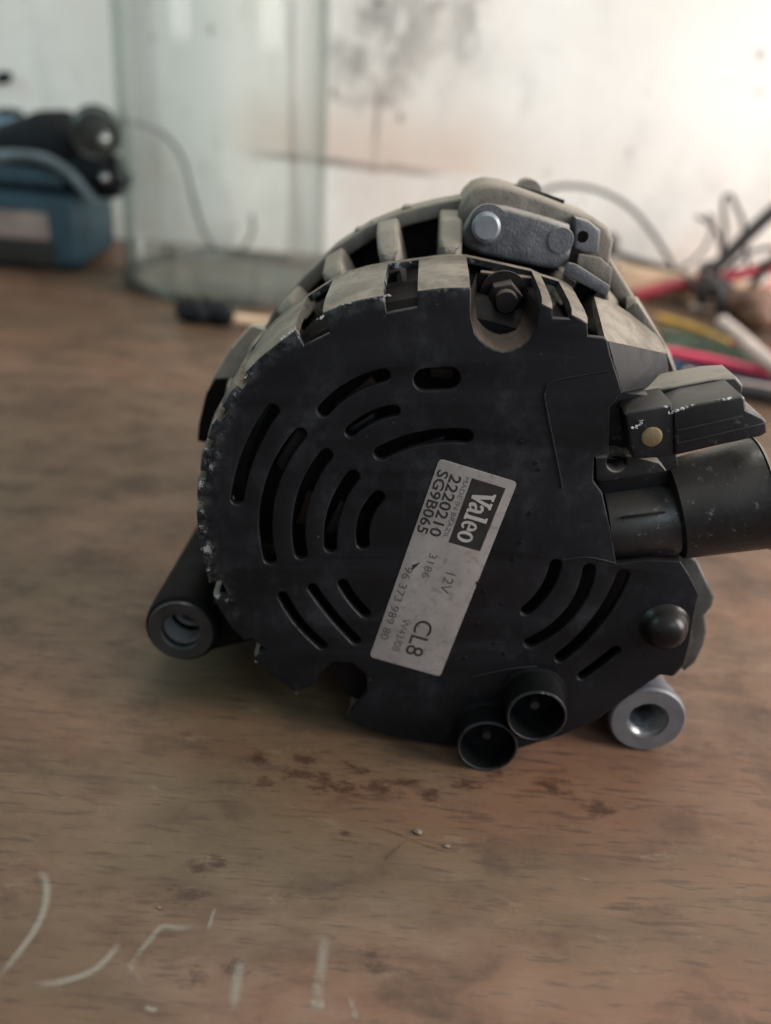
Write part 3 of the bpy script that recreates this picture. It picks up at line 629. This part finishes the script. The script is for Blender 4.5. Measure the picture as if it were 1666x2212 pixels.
# --- printed label
TL, TR, BR, BL = [(-0.1,18.1),(20.1,11.8),(-0.2,-48.7),(-19.5,-40.6)]
e1 = Vector((-.312, -.950)).normalized(); e2 = Vector((-e1.y, e1.x))
L0 = Vector(TL); LEN, WID = 62.8, 21.0
def lab(s, t): q = L0+e1*s+e2*t; return (q.x, q.y)
def make_label_mat():
    n = N('silver_label_foil'); o = n.obj()
    a = n.noise(o, 70, 4); b = n.noise(o, 420, 5, .7)
    c = n.mix(n.ramp(a, .3, .7), (.25, .228, .222), (.335, .308, .298))
    c = n.mix(n.ramp(b, .50, .72, 0, .75), c, (.15, .135, .13))
    c = n.mix(n.ramp(n.noise(o, 55, 4, .6), .60, .72, 0, .5), c, (.46, .44, .42))
    n.set(Base_Color=c, Roughness=.48, Metallic=.15); n.bump(a, .25, .0006)
    return n.m
M['label'] = make_label_mat()
M['ink'] = basic('black_print', (.016, .015, .015), .55, var=.35, sc=400, bump=0)
M['ink_faded'] = basic('faded_print', (.075, .068, .066), .55, var=.5, sc=400, bump=0)
M['ink_white'] = basic('pale_print', (.40, .375, .36), .5, var=.15, sc=300, bump=0)
c = 1.0
lo = [lab(*q) for q in ((c, 0), (c*.3, .3), (0, c), (0, WID-c), (c*.3, WID-.3), (c, WID), (LEN-c, WID), (LEN-.3, WID-.3), (LEN, WID-c), (LEN, c), (LEN-.3, .3), (LEN-c, 0))]
label = solid('label', lo, -.16, .05, M['label'], alt, bevel=.03)
def put_flat(me, name, mat, s0, s1, t0, t1, d, shear=0.0):
    xs = [v.co.x for v in me.vertices]; ys = [v.co.y for v in me.vertices]
    x0, x1, y0, y1 = min(xs), max(xs), min(ys), max(ys)
    for v in me.vertices:
        fx = (v.co.x-x0)/(x1-x0); fy = (v.co.y-y0)/(y1-y0)
        u, w = lab(s0+(s1-s0)*fx+shear*fy, t0+(t1-t0)*fy); v.co = (u*MM, d*MM, w*MM)
    me.update(); o = finish(me, name, mat, label, None); return o
def text(body, s0, s1, t0, t1, mat, bold=0.0):
    cu = bpy.data.curves.new('tmp', 'FONT'); cu.body = body; cu.size = 1; cu.offset = bold; cu.resolution_u = 3
    put_flat(curve_to_mesh(cu), 'printed_text', mat, s0, s1, t0, t1, -.19)
text('2220210', 3.0, 21.2, 4.0, 7.1, M['ink'], .016)
text('SG9B065', 2.8, 21.4, .6, 3.6, M['ink'], .016)
text('MADE IN BRAZIL', 2.6, 20.9, 7.75, 9.0, M['ink_faded'])
text('3186', 26.2, 33.8, 6.0, 8.1, M['ink_faded'])
text('12V', 30.3, 36.6, 12.0, 14.7, M['ink_faded'])
text('96 373 989 80', 32.0, 56.0, 1.0, 3.3, M['ink_faded'], .008)
text('W43/08', 47.6, 58.6, 5.2, 7.4, M['ink_faded'])
text('CL8', 46.6, 58.4, 9.0, 14.0, M['ink'], .0)
def flat_poly(name, polys, mat, d):
    bm = bmesh.new()
    for p in polys:
        vs = [bm.verts.new((lab(*q)[0]*MM, d*MM, lab(*q)[1]*MM)) for q in p]
        for f in [bm.faces.new(vs)]: pass
    bmesh.ops.triangulate(bm, faces=bm.faces)
    return from_bm(bm, name, mat, label, None)
flat_poly('printed_mark', [[(29.6, 4.6), (32.6, 3.2), (31.2, 2.6), (30.6, 3.4)]], M['ink'], -.19)
flat_poly('logo_box', [[(2.5, 9.6), (21.7, 9.7), (21.6, 18.5), (2.5, 18.7)]], M['ink'], -.19)
# the logo word: heavy condensed letters with slab serifs
def letter(loops, x0, w, y0, h, sl=.06):
    cu = bpy.data.curves.new('tmp', 'CURVE'); cu.dimensions = '2D'; cu.fill_mode = 'BOTH'
    for lp in loops:
        sp = cu.splines.new('POLY'); sp.points.add(len(lp)-1); sp.use_cyclic_u = True
        for k, (x, y) in enumerate(lp): sp.points[k].co = (x, y, 0, 1)
    me = curve_to_mesh(cu)
    for v in me.vertices:
        u, t = lab(x0+v.co.x*w, y0+v.co.y*h); v.co = (u*MM, -.22*MM, t*MM)
    me.update(); finish(me, 'logo_letter', M['ink_white'], label, None)
def ell(cx, cy, rx, ry, a0=0, a1=360, n=22): return [(cx+rx*math.cos(R(a0+(a1-a0)*k/n)), cy+ry*math.sin(R(a0+(a1-a0)*k/n))) for k in range(n if a1-a0 >= 360 else n+1)]
h = 5.9; y0 = 11.2
letter([[(0, 1), (.46, 1), (.46, .9), (.36, .87), (.55, .36), (.68, .87), (.59, .9), (.59, 1), (1, 1), (1, .9), (.9, .86), (.60, 0), (.40, 0), (.12, .86), (0, .9)]], 5.0, 4.6, y0, h)
letter([ell(.42, .42, .42, .42)[:0] or [(1, .0), (1, .12), (.9, .15), (.9, .66), (.78, .92), (.5, 1), (.2, .94), (.06, .76), (.3, .68), (.42, .82), (.58, .78), (.62, .6), (.3, .54), (.06, .4), (.04, .16), (.2, 0), (.46, .02), (.62, .14), (.7, 0)], [(.62, .46), (.62, .28), (.48, .18), (.36, .24), (.38, .38)]], 8.6, 3.2, y0, h*.72)
letter([[(0, 0), (1, 0), (1, .09), (.8, .12), (.8, 1), (0, 1), (0, .92), (.22, .88), (.22, .12), (0, .09)]], 12.0, 1.9, y0, h*1.04)
letter([ell(.5, .5, .5, .5, 0, 322)+[(.72, .24), (.5, .14), (.34, .25), (.3, .44), (1, .44)], [(.31, .56), (.36, .8), (.5, .87), (.64, .8), (.68, .56)]], 14.1, 2.9, y0, h*.72)
letter([ell(.5, .5, .5, .5), ell(.5, .5, .21, .36)], 17.1, 3.3, y0, h*.72)

# ------------------------------------------------------------------ things behind
def glass_mat(k=.988, e=.78, name='dusty_green_glass'):
    n = N(name); nt = n.nt
    lw = n.new('ShaderNodeLayerWeight'); lw.inputs['Blend'].default_value = .35
    fac = lw.outputs['Facing']
    tr = n.new('ShaderNodeBsdfTransparent'); n.put(tr.inputs[0], n.mix(n.ramp(fac, .25, .98), (k-.004, k+.006, k+.002), (e-.02, e+.02, e)))
    gl = n.new('ShaderNodeBsdfGlossy'); gl.inputs['Roughness'].default_value = .08
    df = n.new('ShaderNodeBsdfDiffuse'); df.inputs[0].default_value = (.62, .72, .68, 1)
    m1 = n.new('ShaderNodeMixShader'); n.put(m1.inputs[0], n.ramp(lw.outputs['Fresnel'], 0, 1, .012, .35)); nt.links.new(tr.outputs[0], m1.inputs[1]); nt.links.new(gl.outputs[0], m1.inputs[2])
    m2 = n.new('ShaderNodeMixShader'); n.put(m2.inputs[0], n.ramp(n.noise(n.vscale(n.obj(), (1, 1, .15)), 40, 4), .3, .8, .006, .025)); nt.links.new(m1.outputs[0], m2.inputs[1]); nt.links.new(df.outputs[0], m2.inputs[2])
    nt.links.new(m2.outputs[0], n.out.inputs['Surface'])
    return n.m
GM = glass_mat()
GR = glass_mat(.66, .42, 'thick_green_glass')
GB = glass_mat(.990, .84, 'clear_glass_base')
def lathe_z(name, prof, c, mat, parent=None, seg=72, closed=True):
    bm = bmesh.new(); rings = []
    for r, z in prof:
        rings.append([bm.verts.new((c[0]+max(r, 1e-5)*math.cos(2*math.pi*k/seg), c[1]+max(r, 1e-5)*math.sin(2*math.pi*k/seg), z)) for k in range(seg)])
    n = len(rings)
    for i in range(n if closed else n-1):
        for k in range(seg): bm.faces.new((rings[i][k], rings[i][(k+1) % seg], rings[(i+1) % n][(k+1) % seg], rings[(i+1) % n][k]))
    return from_bm(bm, name, mat, parent, 50)
jc = (-.154, .488)
jar = empty('glass_jar', (jc[0], jc[1], 0)); tag(jar, 'tall clear greenish glass cylinder jar standing against the wall', 'jar')
lathe_z('jar_wall', [(.0748, .006), (.0765, .010), (.0755, .09), (.0725, .30), (.0715, .305), (.0700, .30), (.0728, .09), (.0737, .012)], (0, 0), GM, jar)
lathe_z('jar_base', [(0, .0015), (.068, .0015), (.0745, .0035), (.0765, .0090), (.0737, .0095), (.066, .0060), (0, .0050)], (0, 0), GB, jar, closed=False)
br = [(.0745+.0032*math.cos(2*math.pi*k/10), .0040+.0034*math.sin(2*math.pi*k/10)) for k in range(10)]
lathe_z('base_ring', br, (0, 0), GR, jar)

# blue box with a black lamp on it, far left
M['blue'] = basic('blue_painted_tin', (.024, .056, .076), .45, .1, .35, 40, .1)
M['band'] = basic('pale_paper_band', (.20, .165, .15), .7, 0, .3, 40, .1)
M['dark'] = basic('black_rubber', (.006, .007, .0095), .6, 0, .3, 60, .2, spec=.2)
M['darkbase'] = basic('dark_tin_side', (.018, .020, .019), .5, .2, .3, 50, .1)
M['chrome'] = basic('dull_chrome', (.5, .5, .5), .25, .9, .2, 60, .05)
M['lens'] = basic('dusty_lens', (.055, .062, .058), .3, .1, .4, 60, .05)
bx = empty('storage_tin', (-.345, .51, 0)); tag(bx, 'blue rounded tin with a pale band, under the black torch by the wall', 'tin')
def wbox(name, lo, hi, mat, par, bev): 
    return rbox(name, tuple(a-b for a, b in zip(lo, par.location)), tuple(a-b for a, b in zip(hi, par.location)), mat, par, bev)
wbox('tin_body', (-.43, .474, .001), (-.262, .565, .060), M['blue'], bx, .010)
wbox('lid', (-.43, .470, .0605), (-.268, .560, .075), M['blue'], bx, .008)
wbox('paper_band', (-.425, .4722, .024), (-.285, .4735, .044), M['band'], bx, .0005)
wbox('lower_panel', (-.425, .4720, .004), (-.281, .4735, .0235), M['darkbase'], bx, .0005)
M['rimblue'] = basic('worn_blue_grey_rim', (.10, .13, .15), .5, .1, .4, 60, .1)
def loc0(o, pts): return [tuple(Vector(p)-o.location) for p in pts]
def seg_path(y, pts): return [(p[0], y, p[1]) for p in pts]
tube('lid_rim', loc0(bx, [(q[0], .470, q[1]) for q in [(-0.3274,0.0806),(-0.3000,0.0839),(-0.2800,0.0825),(-0.2640,0.0742),(-0.2533,0.0622),(-0.2472,0.0545)]]), .0042, M['rimblue'], bx, 10)
tor = empty('torch', (-.29, .51, .076)); tag(tor, 'black torch with a round chrome rimmed head lying on the blue tin', 'torch')
def loc(o, pts): return [tuple(Vector(p)-o.location) for p in pts]
p = [(-0.3393,0.0803),(-0.3070,0.0850),(-0.2822,0.0862),(-0.2611,0.0862)]
tube('handle', loc(tor, seg_path(.505, p)), [.013, .019, .026, .027, .022], M['dark'], tor, 16)
p = [(-0.2837,0.0709),(-0.2590,0.0721),(-0.2416,0.0715),(-0.2314,0.0765)]
tube('grip', loc(tor, seg_path(.495, p)), [.012, .019, .017, .011], M['dark'], tor, 14)
hcn = [(-0.2436,0.1012)][0]
bm = bmesh.new(); rev_bm(bm, [(0, .004), (.012, .002), (.0148, 0), (.0162, -.001), (.0170, .001), (.0170, .014), (.013, .026), (0, .028)], 0, 0, 36, mm=False)
hd = from_bm(bm, 'head', M['dark'], tor); hd.location = Vector((hcn[0], .475, hcn[1]))-tor.location; hd.rotation_euler = (R(12), 0, R(18))
bm = bmesh.new(); rev_bm(bm, [(.0150, -.0018), (.0162, -.0026), (.0175, -.001), (.0175, .004), (.0150, .004)], 0, 0, 36, mm=False)
from_bm(bm, 'chrome_rim', M['lens'], hd)
bm = bmesh.new(); rev_bm(bm, [(0, -.004), (.008, -.003), (.0145, -.0005), (.0145, .002), (0, .002)], 0, 0, 36, mm=False)
from_bm(bm, 'lens', M['lens'], hd)
p = [(-0.2371,0.1003),(-0.2313,0.0989)]
tube('reflector', loc(tor, seg_path(.465, p)), [.004, .006, .0045], M['chrome'], tor, 12)
p = [(-0.2400,0.0722)][0]
bm = bmesh.new(); blob(bm, (p[0]-tor.location.x, .475-tor.location.y, p[1]-tor.location.z), .0035, jit=0, sub=2); from_bm(bm, 'stud', M['chrome'], tor)
cn = [(-0.3284,0.0934)][0]
jarlid = empty('small_bottle', (cn[0], .53, .0755)); tag(jarlid, 'small bluish clear bottle at the left edge, behind the black torch', 'bottle')
M['bluish'] = basic('pale_blue_plastic', (.14, .23, .31), .25, 0, .3, 60, .05)
lathe_z('bottle_body', [(0, .0), (.014, .0), (.0155, .003), (.0155, .022), (.011, .028), (0, .029)], (0, 0), M['bluish'], jarlid, 32, False)
lathe_z('cap', [(.0, .0285), (.010, .0285), (.010, .032), (.0, .0335)], (0, 0), M['darkbase'], jarlid, 24, False)
# leaf like dark rag corner at the far left edge
p = [(-0.3702,0.1262),(-0.3551,0.1238)]
# thin cable hanging behind the jar
M['wire_black'] = basic('black_wire_insulation', (.014, .014, .015), .45, 0, .3, 200, .05)
M['wire_grey'] = basic('dusty_black_wire', (.024, .022, .022), .6, 0, .35, 120, .1)
M['wire_red'] = basic('red_wire_insulation', (.36, .032, .050), .5, 0, .2, 90, .05)
M['wire_pink'] = basic('pinkish_red_wire', (.60, .05, .11), .45, 0, .2, 90, .05)
M['wire_yellow'] = basic('yellow_wire', (.50, .29, .045), .5, 0, .25, 90, .05)
M['wire_blue'] = basic('blue_wire', (.035, .11, .20), .45, 0, .3, 90, .05)
M['wire_white'] = basic('pale_plastic_tube', (.58, .48, .44), .5, 0, .2, 60, .05)
M['wire_green'] = basic('dusty_green_wire', (.060, .085, .055), .6, 0, .4, 90, .1)
M['wood'] = basic('bare_pine', (.56, .40, .27), .6, 0, .25, 40, .2)
M['brown'] = basic('brown_tape', (.16, .085, .055), .55, 0, .45, 50, .2)
p = seg_path(.589, [(-0.2629,0.0990),(-0.2456,0.0982),(-0.2265,0.0925),(-0.2098,0.0730),(-0.2019,0.0416),(-0.1938,0.0149),(-0.1799,-0.0020),(-0.1613,0.0015),(-0.1509,0.0183),(-0.1517,0.0331)])
tag(tube('thin_cable', p, .0014, M['wire_black']), 'thin dark cable curling down behind the glass jar', 'cable')
# wooden stick with a black burnt end
sp = [(-0.1595,0.3781),(-0.1463,0.3796),(-0.1323,0.3769),(-0.0971,0.3759)]
stick = empty('glue_brush', (sp[0][0], sp[0][1], 0)); tag(stick, 'small wooden handled brush with black bristle end in front of the jar', 'brush')
bm = bmesh.new(); rnd = random.Random(3)
for k in range(16):
    f = k/15; c = Vector((sp[0][0], sp[0][1], .007)).lerp(Vector((sp[2][0], sp[2][1], .007)), f)-stick.location
    blob(bm, (c.x, c.y+rnd.uniform(-.002, .002), c.z+rnd.uniform(-.001, .0025)), .0066, (1, 1, 1.1), .25, 2, rnd)
from_bm(bm, 'bristle_head', M['dark'], stick, 80)
tube('handle', [(sp[2][0]-stick.location.x-.004, sp[2][1]-stick.location.y, .0055), (sp[3][0]-stick.location.x, sp[3][1]-stick.location.y, .0045), (sp[3][0]-stick.location.x+.05, sp[3][1]-stick.location.y+.004, .0040)], .0034, M['wood'], stick, 12, 4)

# tangle of wires on the right: each is its own thing
def wire(y, pts, r, mat, label, name='wire', cat='wire', ys=None):
    n = len(pts)
    path = [(q[0], (ys[i] if ys else y), q[1]) for i, q in enumerate(pts)]
    return tag(tube(name, path, r, M[mat], None, 10), label, cat)
def wireT(pts, z, r, mat, label, name='wire', cat='wire'):
    return tag(tube(name, [(q[0], q[1], z) for q in pts], r, M[mat], None, 10), label, cat)
wire(.56, [(0.0902,0.0732),(0.0989,0.0778),(0.1117,0.0806),(0.1366,0.0793),(0.1654,0.0681),(0.1912,0.0463),(0.2095,0.0255),(0.2200,0.0107),(0.2264,-0.0048)], .0019, 'wire_grey', 'thin grey wire arching high against the wall from behind the alternator')
wire(.55, [(0.1591,0.0323),(0.1734,0.0288),(0.1956,0.0245),(0.2201,0.0195),(0.2409,0.0141),(0.2551,0.0043)], .0030, 'wire_grey', 'grey cable with a knobbed end poking up at the alternator shoulder')
kn = [(0.1523,0.0393)][0]
bm = bmesh.new(); blob(bm, (kn[0], .548, kn[1]), .0085, (.9, 1, 1.15), .06, 2); tag(from_bm(bm, 'cable_end', M['wire_grey'], None, 60), 'dark round cable end just right of the holed tab', 'connector')
wire(.52, [(0.2805,0.0934),(0.2656,0.0779),(0.2506,0.0584),(0.2374,0.0386),(0.2282,0.0309)], .0056, 'wire_grey', 'thick black cable running up to the right edge of the picture', 'cable', 'cable')
kn = [(0.2292,0.0298)][0]
rg = empty('cable_eyelet', (kn[0], .52, kn[1])); tag(rg, 'dark ring terminal at the lower end of the thick black cable', 'terminal')
bm = bmesh.new(); rev_bm(bm, [(.0035, -.004), (.0085, -.004), (.0085, .004), (.0035, .004)], 0, 0, 28, mm=False); from_bm(bm, 'eyelet_ring', M['wire_grey'], rg)
hull('crimp', [(x, y, z) for x in (-.0045, .0055) for y in (-.005, .005) for z in (-.030, -.006)], M['wire_grey'], rg, .001, 40, mm=False)
wire(.48, [(0.2223,0.0306),(0.2295,0.0176),(0.2353,0.0035),(0.2420,-0.0041),(0.2483,-0.0073)], .0056, 'wire_grey', 'dusty grey cable dropping down from the ring terminal', 'cable', 'cable')
wire(.535, [(0.2137,0.0690),(0.2239,0.0655),(0.2346,0.0555),(0.2421,0.0377)], .0016, 'wire_grey', 'short thin wire end curling up left of the twisted loop')
wire(.54, [(0.2446,0.0368),(0.2405,0.0586),(0.2344,0.0779),(0.2344,0.0850),(0.2387,0.0856),(0.2430,0.0803),(0.2529,0.0668),(0.2618,0.0437),(0.2692,0.0274)], .0018, 'wire_grey', 'thin wire loop standing up above the ring terminal')
wire(.50, [(0.2821,0.0629),(0.2677,0.0460),(0.2586,0.0255),(0.2555,0.0030),(0.2558,-0.0123)], .0036, 'wire_black', 'black wire bending down at the right edge under the thick cable')
wire(.53, [(0.1764,0.0033),(0.1941,0.0102),(0.2119,0.0158),(0.2298,0.0207),(0.2582,0.0282),(0.3004,0.0390)], .0048, 'wire_red', 'thick red cable lying across the wooden offcut')
wireT([(0.1790,0.4609),(0.1934,0.4482),(0.2059,0.4311),(0.2159,0.4081)], .006, .0030, 'wire_yellow', 'yellow wire below the wooden offcut beside the alternator')
wireT([(0.1544,0.3607),(0.1681,0.3548),(0.1845,0.3488),(0.2023,0.3389),(0.2324,0.3249)], .012, .0033, 'wire_pink', 'bright pinkish red wire lying over the blue one at right')
wireT([(0.1609,0.3559),(0.1791,0.3558),(0.1974,0.3460),(0.2158,0.3383),(0.2372,0.3324)], .005, .0038, 'wire_blue', 'blue wire just below the bright pinkish red wire')
wireT([(0.2102,0.4122),(0.2125,0.3781),(0.2133,0.3433),(0.2173,0.2907)], .02, .0046, 'wire_white', 'pale pinkish plastic tube sloping down to the right edge', 'plastic_tube', 'tube')
wireT([(0.1804,0.3181),(0.1993,0.3144),(0.2136,0.3098),(0.2268,0.3043)], .005, .0048, 'wire_grey', 'dusty grey cable behind the connector, lowest of the tangle', 'cable', 'cable')
wireT([(0.1734,0.4214),(0.1942,0.4118),(0.2109,0.4017),(0.2235,0.3802)], .005, .0042, 'wire_green', 'dusty dark green wire between the yellow and pink wires')
wireT([(0.1673,0.3957),(0.1895,0.3943),(0.2053,0.3825),(0.2253,0.3667)], .005, .0036, 'wire_green', 'dusty dark green wire lying close above the pinkish red wire')
wo = [(0.1585,0.0253),(0.2444,0.0116),(0.2960,0.0157),(0.3015,-0.0030),(0.2494,-0.0081),(0.1645,-0.0045)]
hull('wood_offcut', at([(a, max(b, .001)) for a, b in wo], .535)+at([(a, max(b, .001)) for a, b in wo], .56), M['wood'], None, .002, 35, mm=False)
bpy.data.objects['wood_offcut']['label'] = 'bare pine offcut lying under the thick red cable'; bpy.data.objects['wood_offcut']['category'] = 'wood'
bm = bmesh.new(); rnd = random.Random(4); q = [(0.2581,0.0173)][0]
for k in range(9): blob(bm, (q[0]+rnd.uniform(-.012, .03), .47+rnd.uniform(-.01, .02), max(.014, q[1]+rnd.uniform(-.025, .01))), .015, (1, 1, .8), .12, 2, rnd)
tag(from_bm(bm, 'tape_bundle', M['brown'], None, 70), 'brown wrapped bundle of harness at the right edge among the wires', 'harness')

wire(.50, [(0.2257,0.0301),(0.2426,0.0168),(0.2519,0.0027),(0.2572,-0.0064)], .0042, 'wire_black', 'black cable hanging from the ring terminal beside the brown bundle', 'cable', 'cable')
wire(.515, [(0.2097,0.0251),(0.2228,0.0168),(0.2297,0.0041),(0.2344,-0.0070)], .0030, 'wire_grey', 'grey wire dropping across the pine offcut left of the ring terminal')
for args in (
 (.56, [(0.2082,0.0137),(0.2278,0.0309),(0.2356,0.0467),(0.2357,0.0617),(0.2296,0.0679)], .0013, 'wire_black', 'thin black wire whose tip bends left beside the upright loop'),
 (.545, [(0.2201,0.0138),(0.2377,0.0214),(0.2608,0.0217),(0.2766,0.0344),(0.3039,0.0460)], .0017, 'wire_grey', 'thin grey wire crossing under the thick black cable to the right edge'),
 (.53, [(0.2254,0.0073),(0.2395,0.0199),(0.2551,0.0399),(0.2678,0.0483),(0.2959,0.0541)], .0020, 'wire_black', 'thin black wire rising from the offcut to the right edge'),
 (.51, [(0.2463,0.0144),(0.2605,0.0099),(0.2699,0.0163),(0.2763,0.0280),(0.2947,0.0331)], .0018, 'wire_pink', 'thin pink wire looping in front of the brown bundle'),
 (.505, [(0.2154,0.0058),(0.2307,0.0040),(0.2449,0.0067),(0.2657,-0.0015)], .0016, 'wire_white', 'thin pale wire lying in front of the pine offcut'),
 (.50, [(0.2335,0.0307),(0.2470,0.0209),(0.2540,0.0085),(0.2492,-0.0013),(0.2410,0.0018)], .0016, 'wire_black', 'thin black wire curled into a hook below the ring terminal'),
 (.50, [(0.2601,-0.0004),(0.2662,0.0113),(0.2695,0.0190),(0.2758,0.0177),(0.2967,0.0138)], .0024, 'wire_grey', 'dusty grey wire bent over the brown bundle at the right edge')):
    wire(*args)
wireT([(0.1957,0.4554),(0.2087,0.4272),(0.2281,0.4141),(0.2616,0.3972)], .004, .0016, 'wire_red', 'thin red wire between the yellow wire and the dark green ones')
wireT([(0.1712,0.3478),(0.1873,0.3412),(0.2026,0.3330),(0.2344,0.3239)], .004, .0018, 'wire_white', 'thin pale wire just below the blue wire')
wireT([(0.2030,0.4435),(0.2218,0.4372),(0.2372,0.4217),(0.2501,0.3663)], .004, .0022, 'wire_black', 'thin black wire running under the pale plastic tube')
hk = [(-0.3644,0.1226),(-0.3564,0.1252),(-0.3522,0.1276)]
tag(tube('wall_hook', seg_path(.598, hk), [.004, .005, .002], M['dark']), 'small dark hook on the wall at the left edge above the torch', 'hook')
# ------------------------------------------------------------------ small things on the table
M['crumb'] = basic('pale_crumb', (.19, .155, .115), .8, 0, .4, 500, .3)
for i, ((x, y), s, lb) in enumerate(zip([(0.0007,-0.0385),(0.0085,-0.0421),(-0.0502,0.0236),(-0.0379,0.0125),(-0.0600,-0.0667)],
     (.0009, .0006, .0005, .0005, .0004),
     ('pale crumb at the end of the dark scratch in front of the alternator', 'tiny pale crumb just right of the larger crumb on the table', 'tiny white crumb under the lower left edge of the cover', 'tiny pale crumb by the notch under the cover', 'tiny white crumb between the chalk strokes'))):
    bm = bmesh.new(); blob(bm, (0, 0, s*.7), s, (1.4, 1, .7), .45, 1, random.Random(i)); o = from_bm(bm, 'crumb', M['crumb'], None, 20); o.location = (x, y, 0.0); tag(o, lb, 'crumb')
def smear_mat(name, col, th):
    n = N(name); nt = n.nt; uv = n.tc.outputs['UV']; o = n.obj(); a, b, _ = n.sep(uv)
    m = n.math('MULTIPLY', n.ramp(n.math('ABSOLUTE', n.math('SUBTRACT', b, .5)), 0, .5, 1, 0), n.ramp(n.math('ABSOLUTE', n.math('SUBTRACT', a, .5)), .2, .5, 1, 0))
    m = n.math('MULTIPLY', m, n.ramp(n.math('ADD', n.noise(n.vscale(o, (1, 2.2, 1)), 330, 6, .75), n.math('MULTIPLY', n.noise(o, 90, 4), .9)), th+.15, th+.52))
    n.set(Base_Color=col, Roughness=.9, Alpha=n.math('MULTIPLY', m, .31)); return n.m
M['chalk'] = smear_mat('rubbed_chalk', (.50, .48, .41), .38)
M['chalk_faint'] = smear_mat('faint_rubbed_chalk', (.42, .40, .34), .46)
M['scratch'] = smear_mat('dark_scratch', (.03, .02, .015), .55)
def mark(pts, w, mat, name='chalk_mark', z=.00025):
    c = catmull([(x, y, 0) for x, y in pts], 8); bm = bmesh.new(); uvl = bm.loops.layers.uv.new('UVMap'); prev = None; n = len(c)
    rowsv = []
    for i, q in enumerate(c):
        t = (c[min(i+1, n-1)]-c[max(i-1, 0)]).normalized(); nn = Vector((-t.y, t.x, 0))
        rowsv.append((bm.verts.new((q.x+nn.x*w/2, q.y+nn.y*w/2, z)), bm.verts.new((q.x-nn.x*w/2, q.y-nn.y*w/2, z))))
    for i in range(n-1):
        f = bm.faces.new((rowsv[i][0], rowsv[i][1], rowsv[i+1][1], rowsv[i+1][0]))
        for l, uvc in zip(f.loops, ((i/(n-1), 0), (i/(n-1), 1), ((i+1)/(n-1), 1), ((i+1)/(n-1), 0))): l[uvl].uv = uvc
    return from_bm(bm, name, mat, tb, None)
mark([(-0.0933,-0.0591),(-0.0904,-0.0602),(-0.0879,-0.0639),(-0.0864,-0.0694),(-0.0865,-0.0749),(-0.0876,-0.0796),(-0.0892,-0.0847),(-0.0910,-0.0880)], .0030, M['chalk'])
mark([(-0.0832,-0.0874),(-0.0783,-0.0870),(-0.0734,-0.0853),(-0.0697,-0.0827),(-0.0674,-0.0785),(-0.0666,-0.0754)], .0028, M['chalk'])
mark([(-0.0473,-0.0718),(-0.0509,-0.0710),(-0.0545,-0.0715),(-0.0583,-0.0716),(-0.0604,-0.0756),(-0.0619,-0.0793),(-0.0624,-0.0818),(-0.0600,-0.0844),(-0.0573,-0.0878)], .0026, M['chalk_faint'])
mark([(-0.0476,-0.0723),(-0.0474,-0.0683),(-0.0471,-0.0652)], .0016, M['chalk_faint'])
mark([(-0.0208,-0.0684),(-0.0206,-0.0737),(-0.0206,-0.0793),(-0.0207,-0.0847),(-0.0208,-0.0899)], .0042, M['chalk_faint'])
mark([(-0.0228,-0.0864),(-0.0207,-0.0870),(-0.0183,-0.0870)], .0034, M['chalk'])
mark([(-0.0389,-0.0764),(-0.0387,-0.0814),(-0.0385,-0.0862),(-0.0385,-0.0908)], .0038, M['chalk_faint'])
mark([(-0.0573,-0.0903),(-0.0556,-0.0909),(-0.0537,-0.0909)], .0018, M['chalk'])
mark([(-0.0141,-0.0842),(-0.0127,-0.0872),(-0.0119,-0.0903)], .0022, M['chalk_faint'])
mark([(-0.0012,-0.0399),(-0.0040,-0.0435),(-0.0067,-0.0466),(-0.0080,-0.0499)], .0013, M['scratch'], 'scratch')
mark([(-0.0149,-0.0370),(-0.0055,-0.0391),(0.0054,-0.0433),(0.0127,-0.0436)], .0010, M['scratch'], 'scratch')
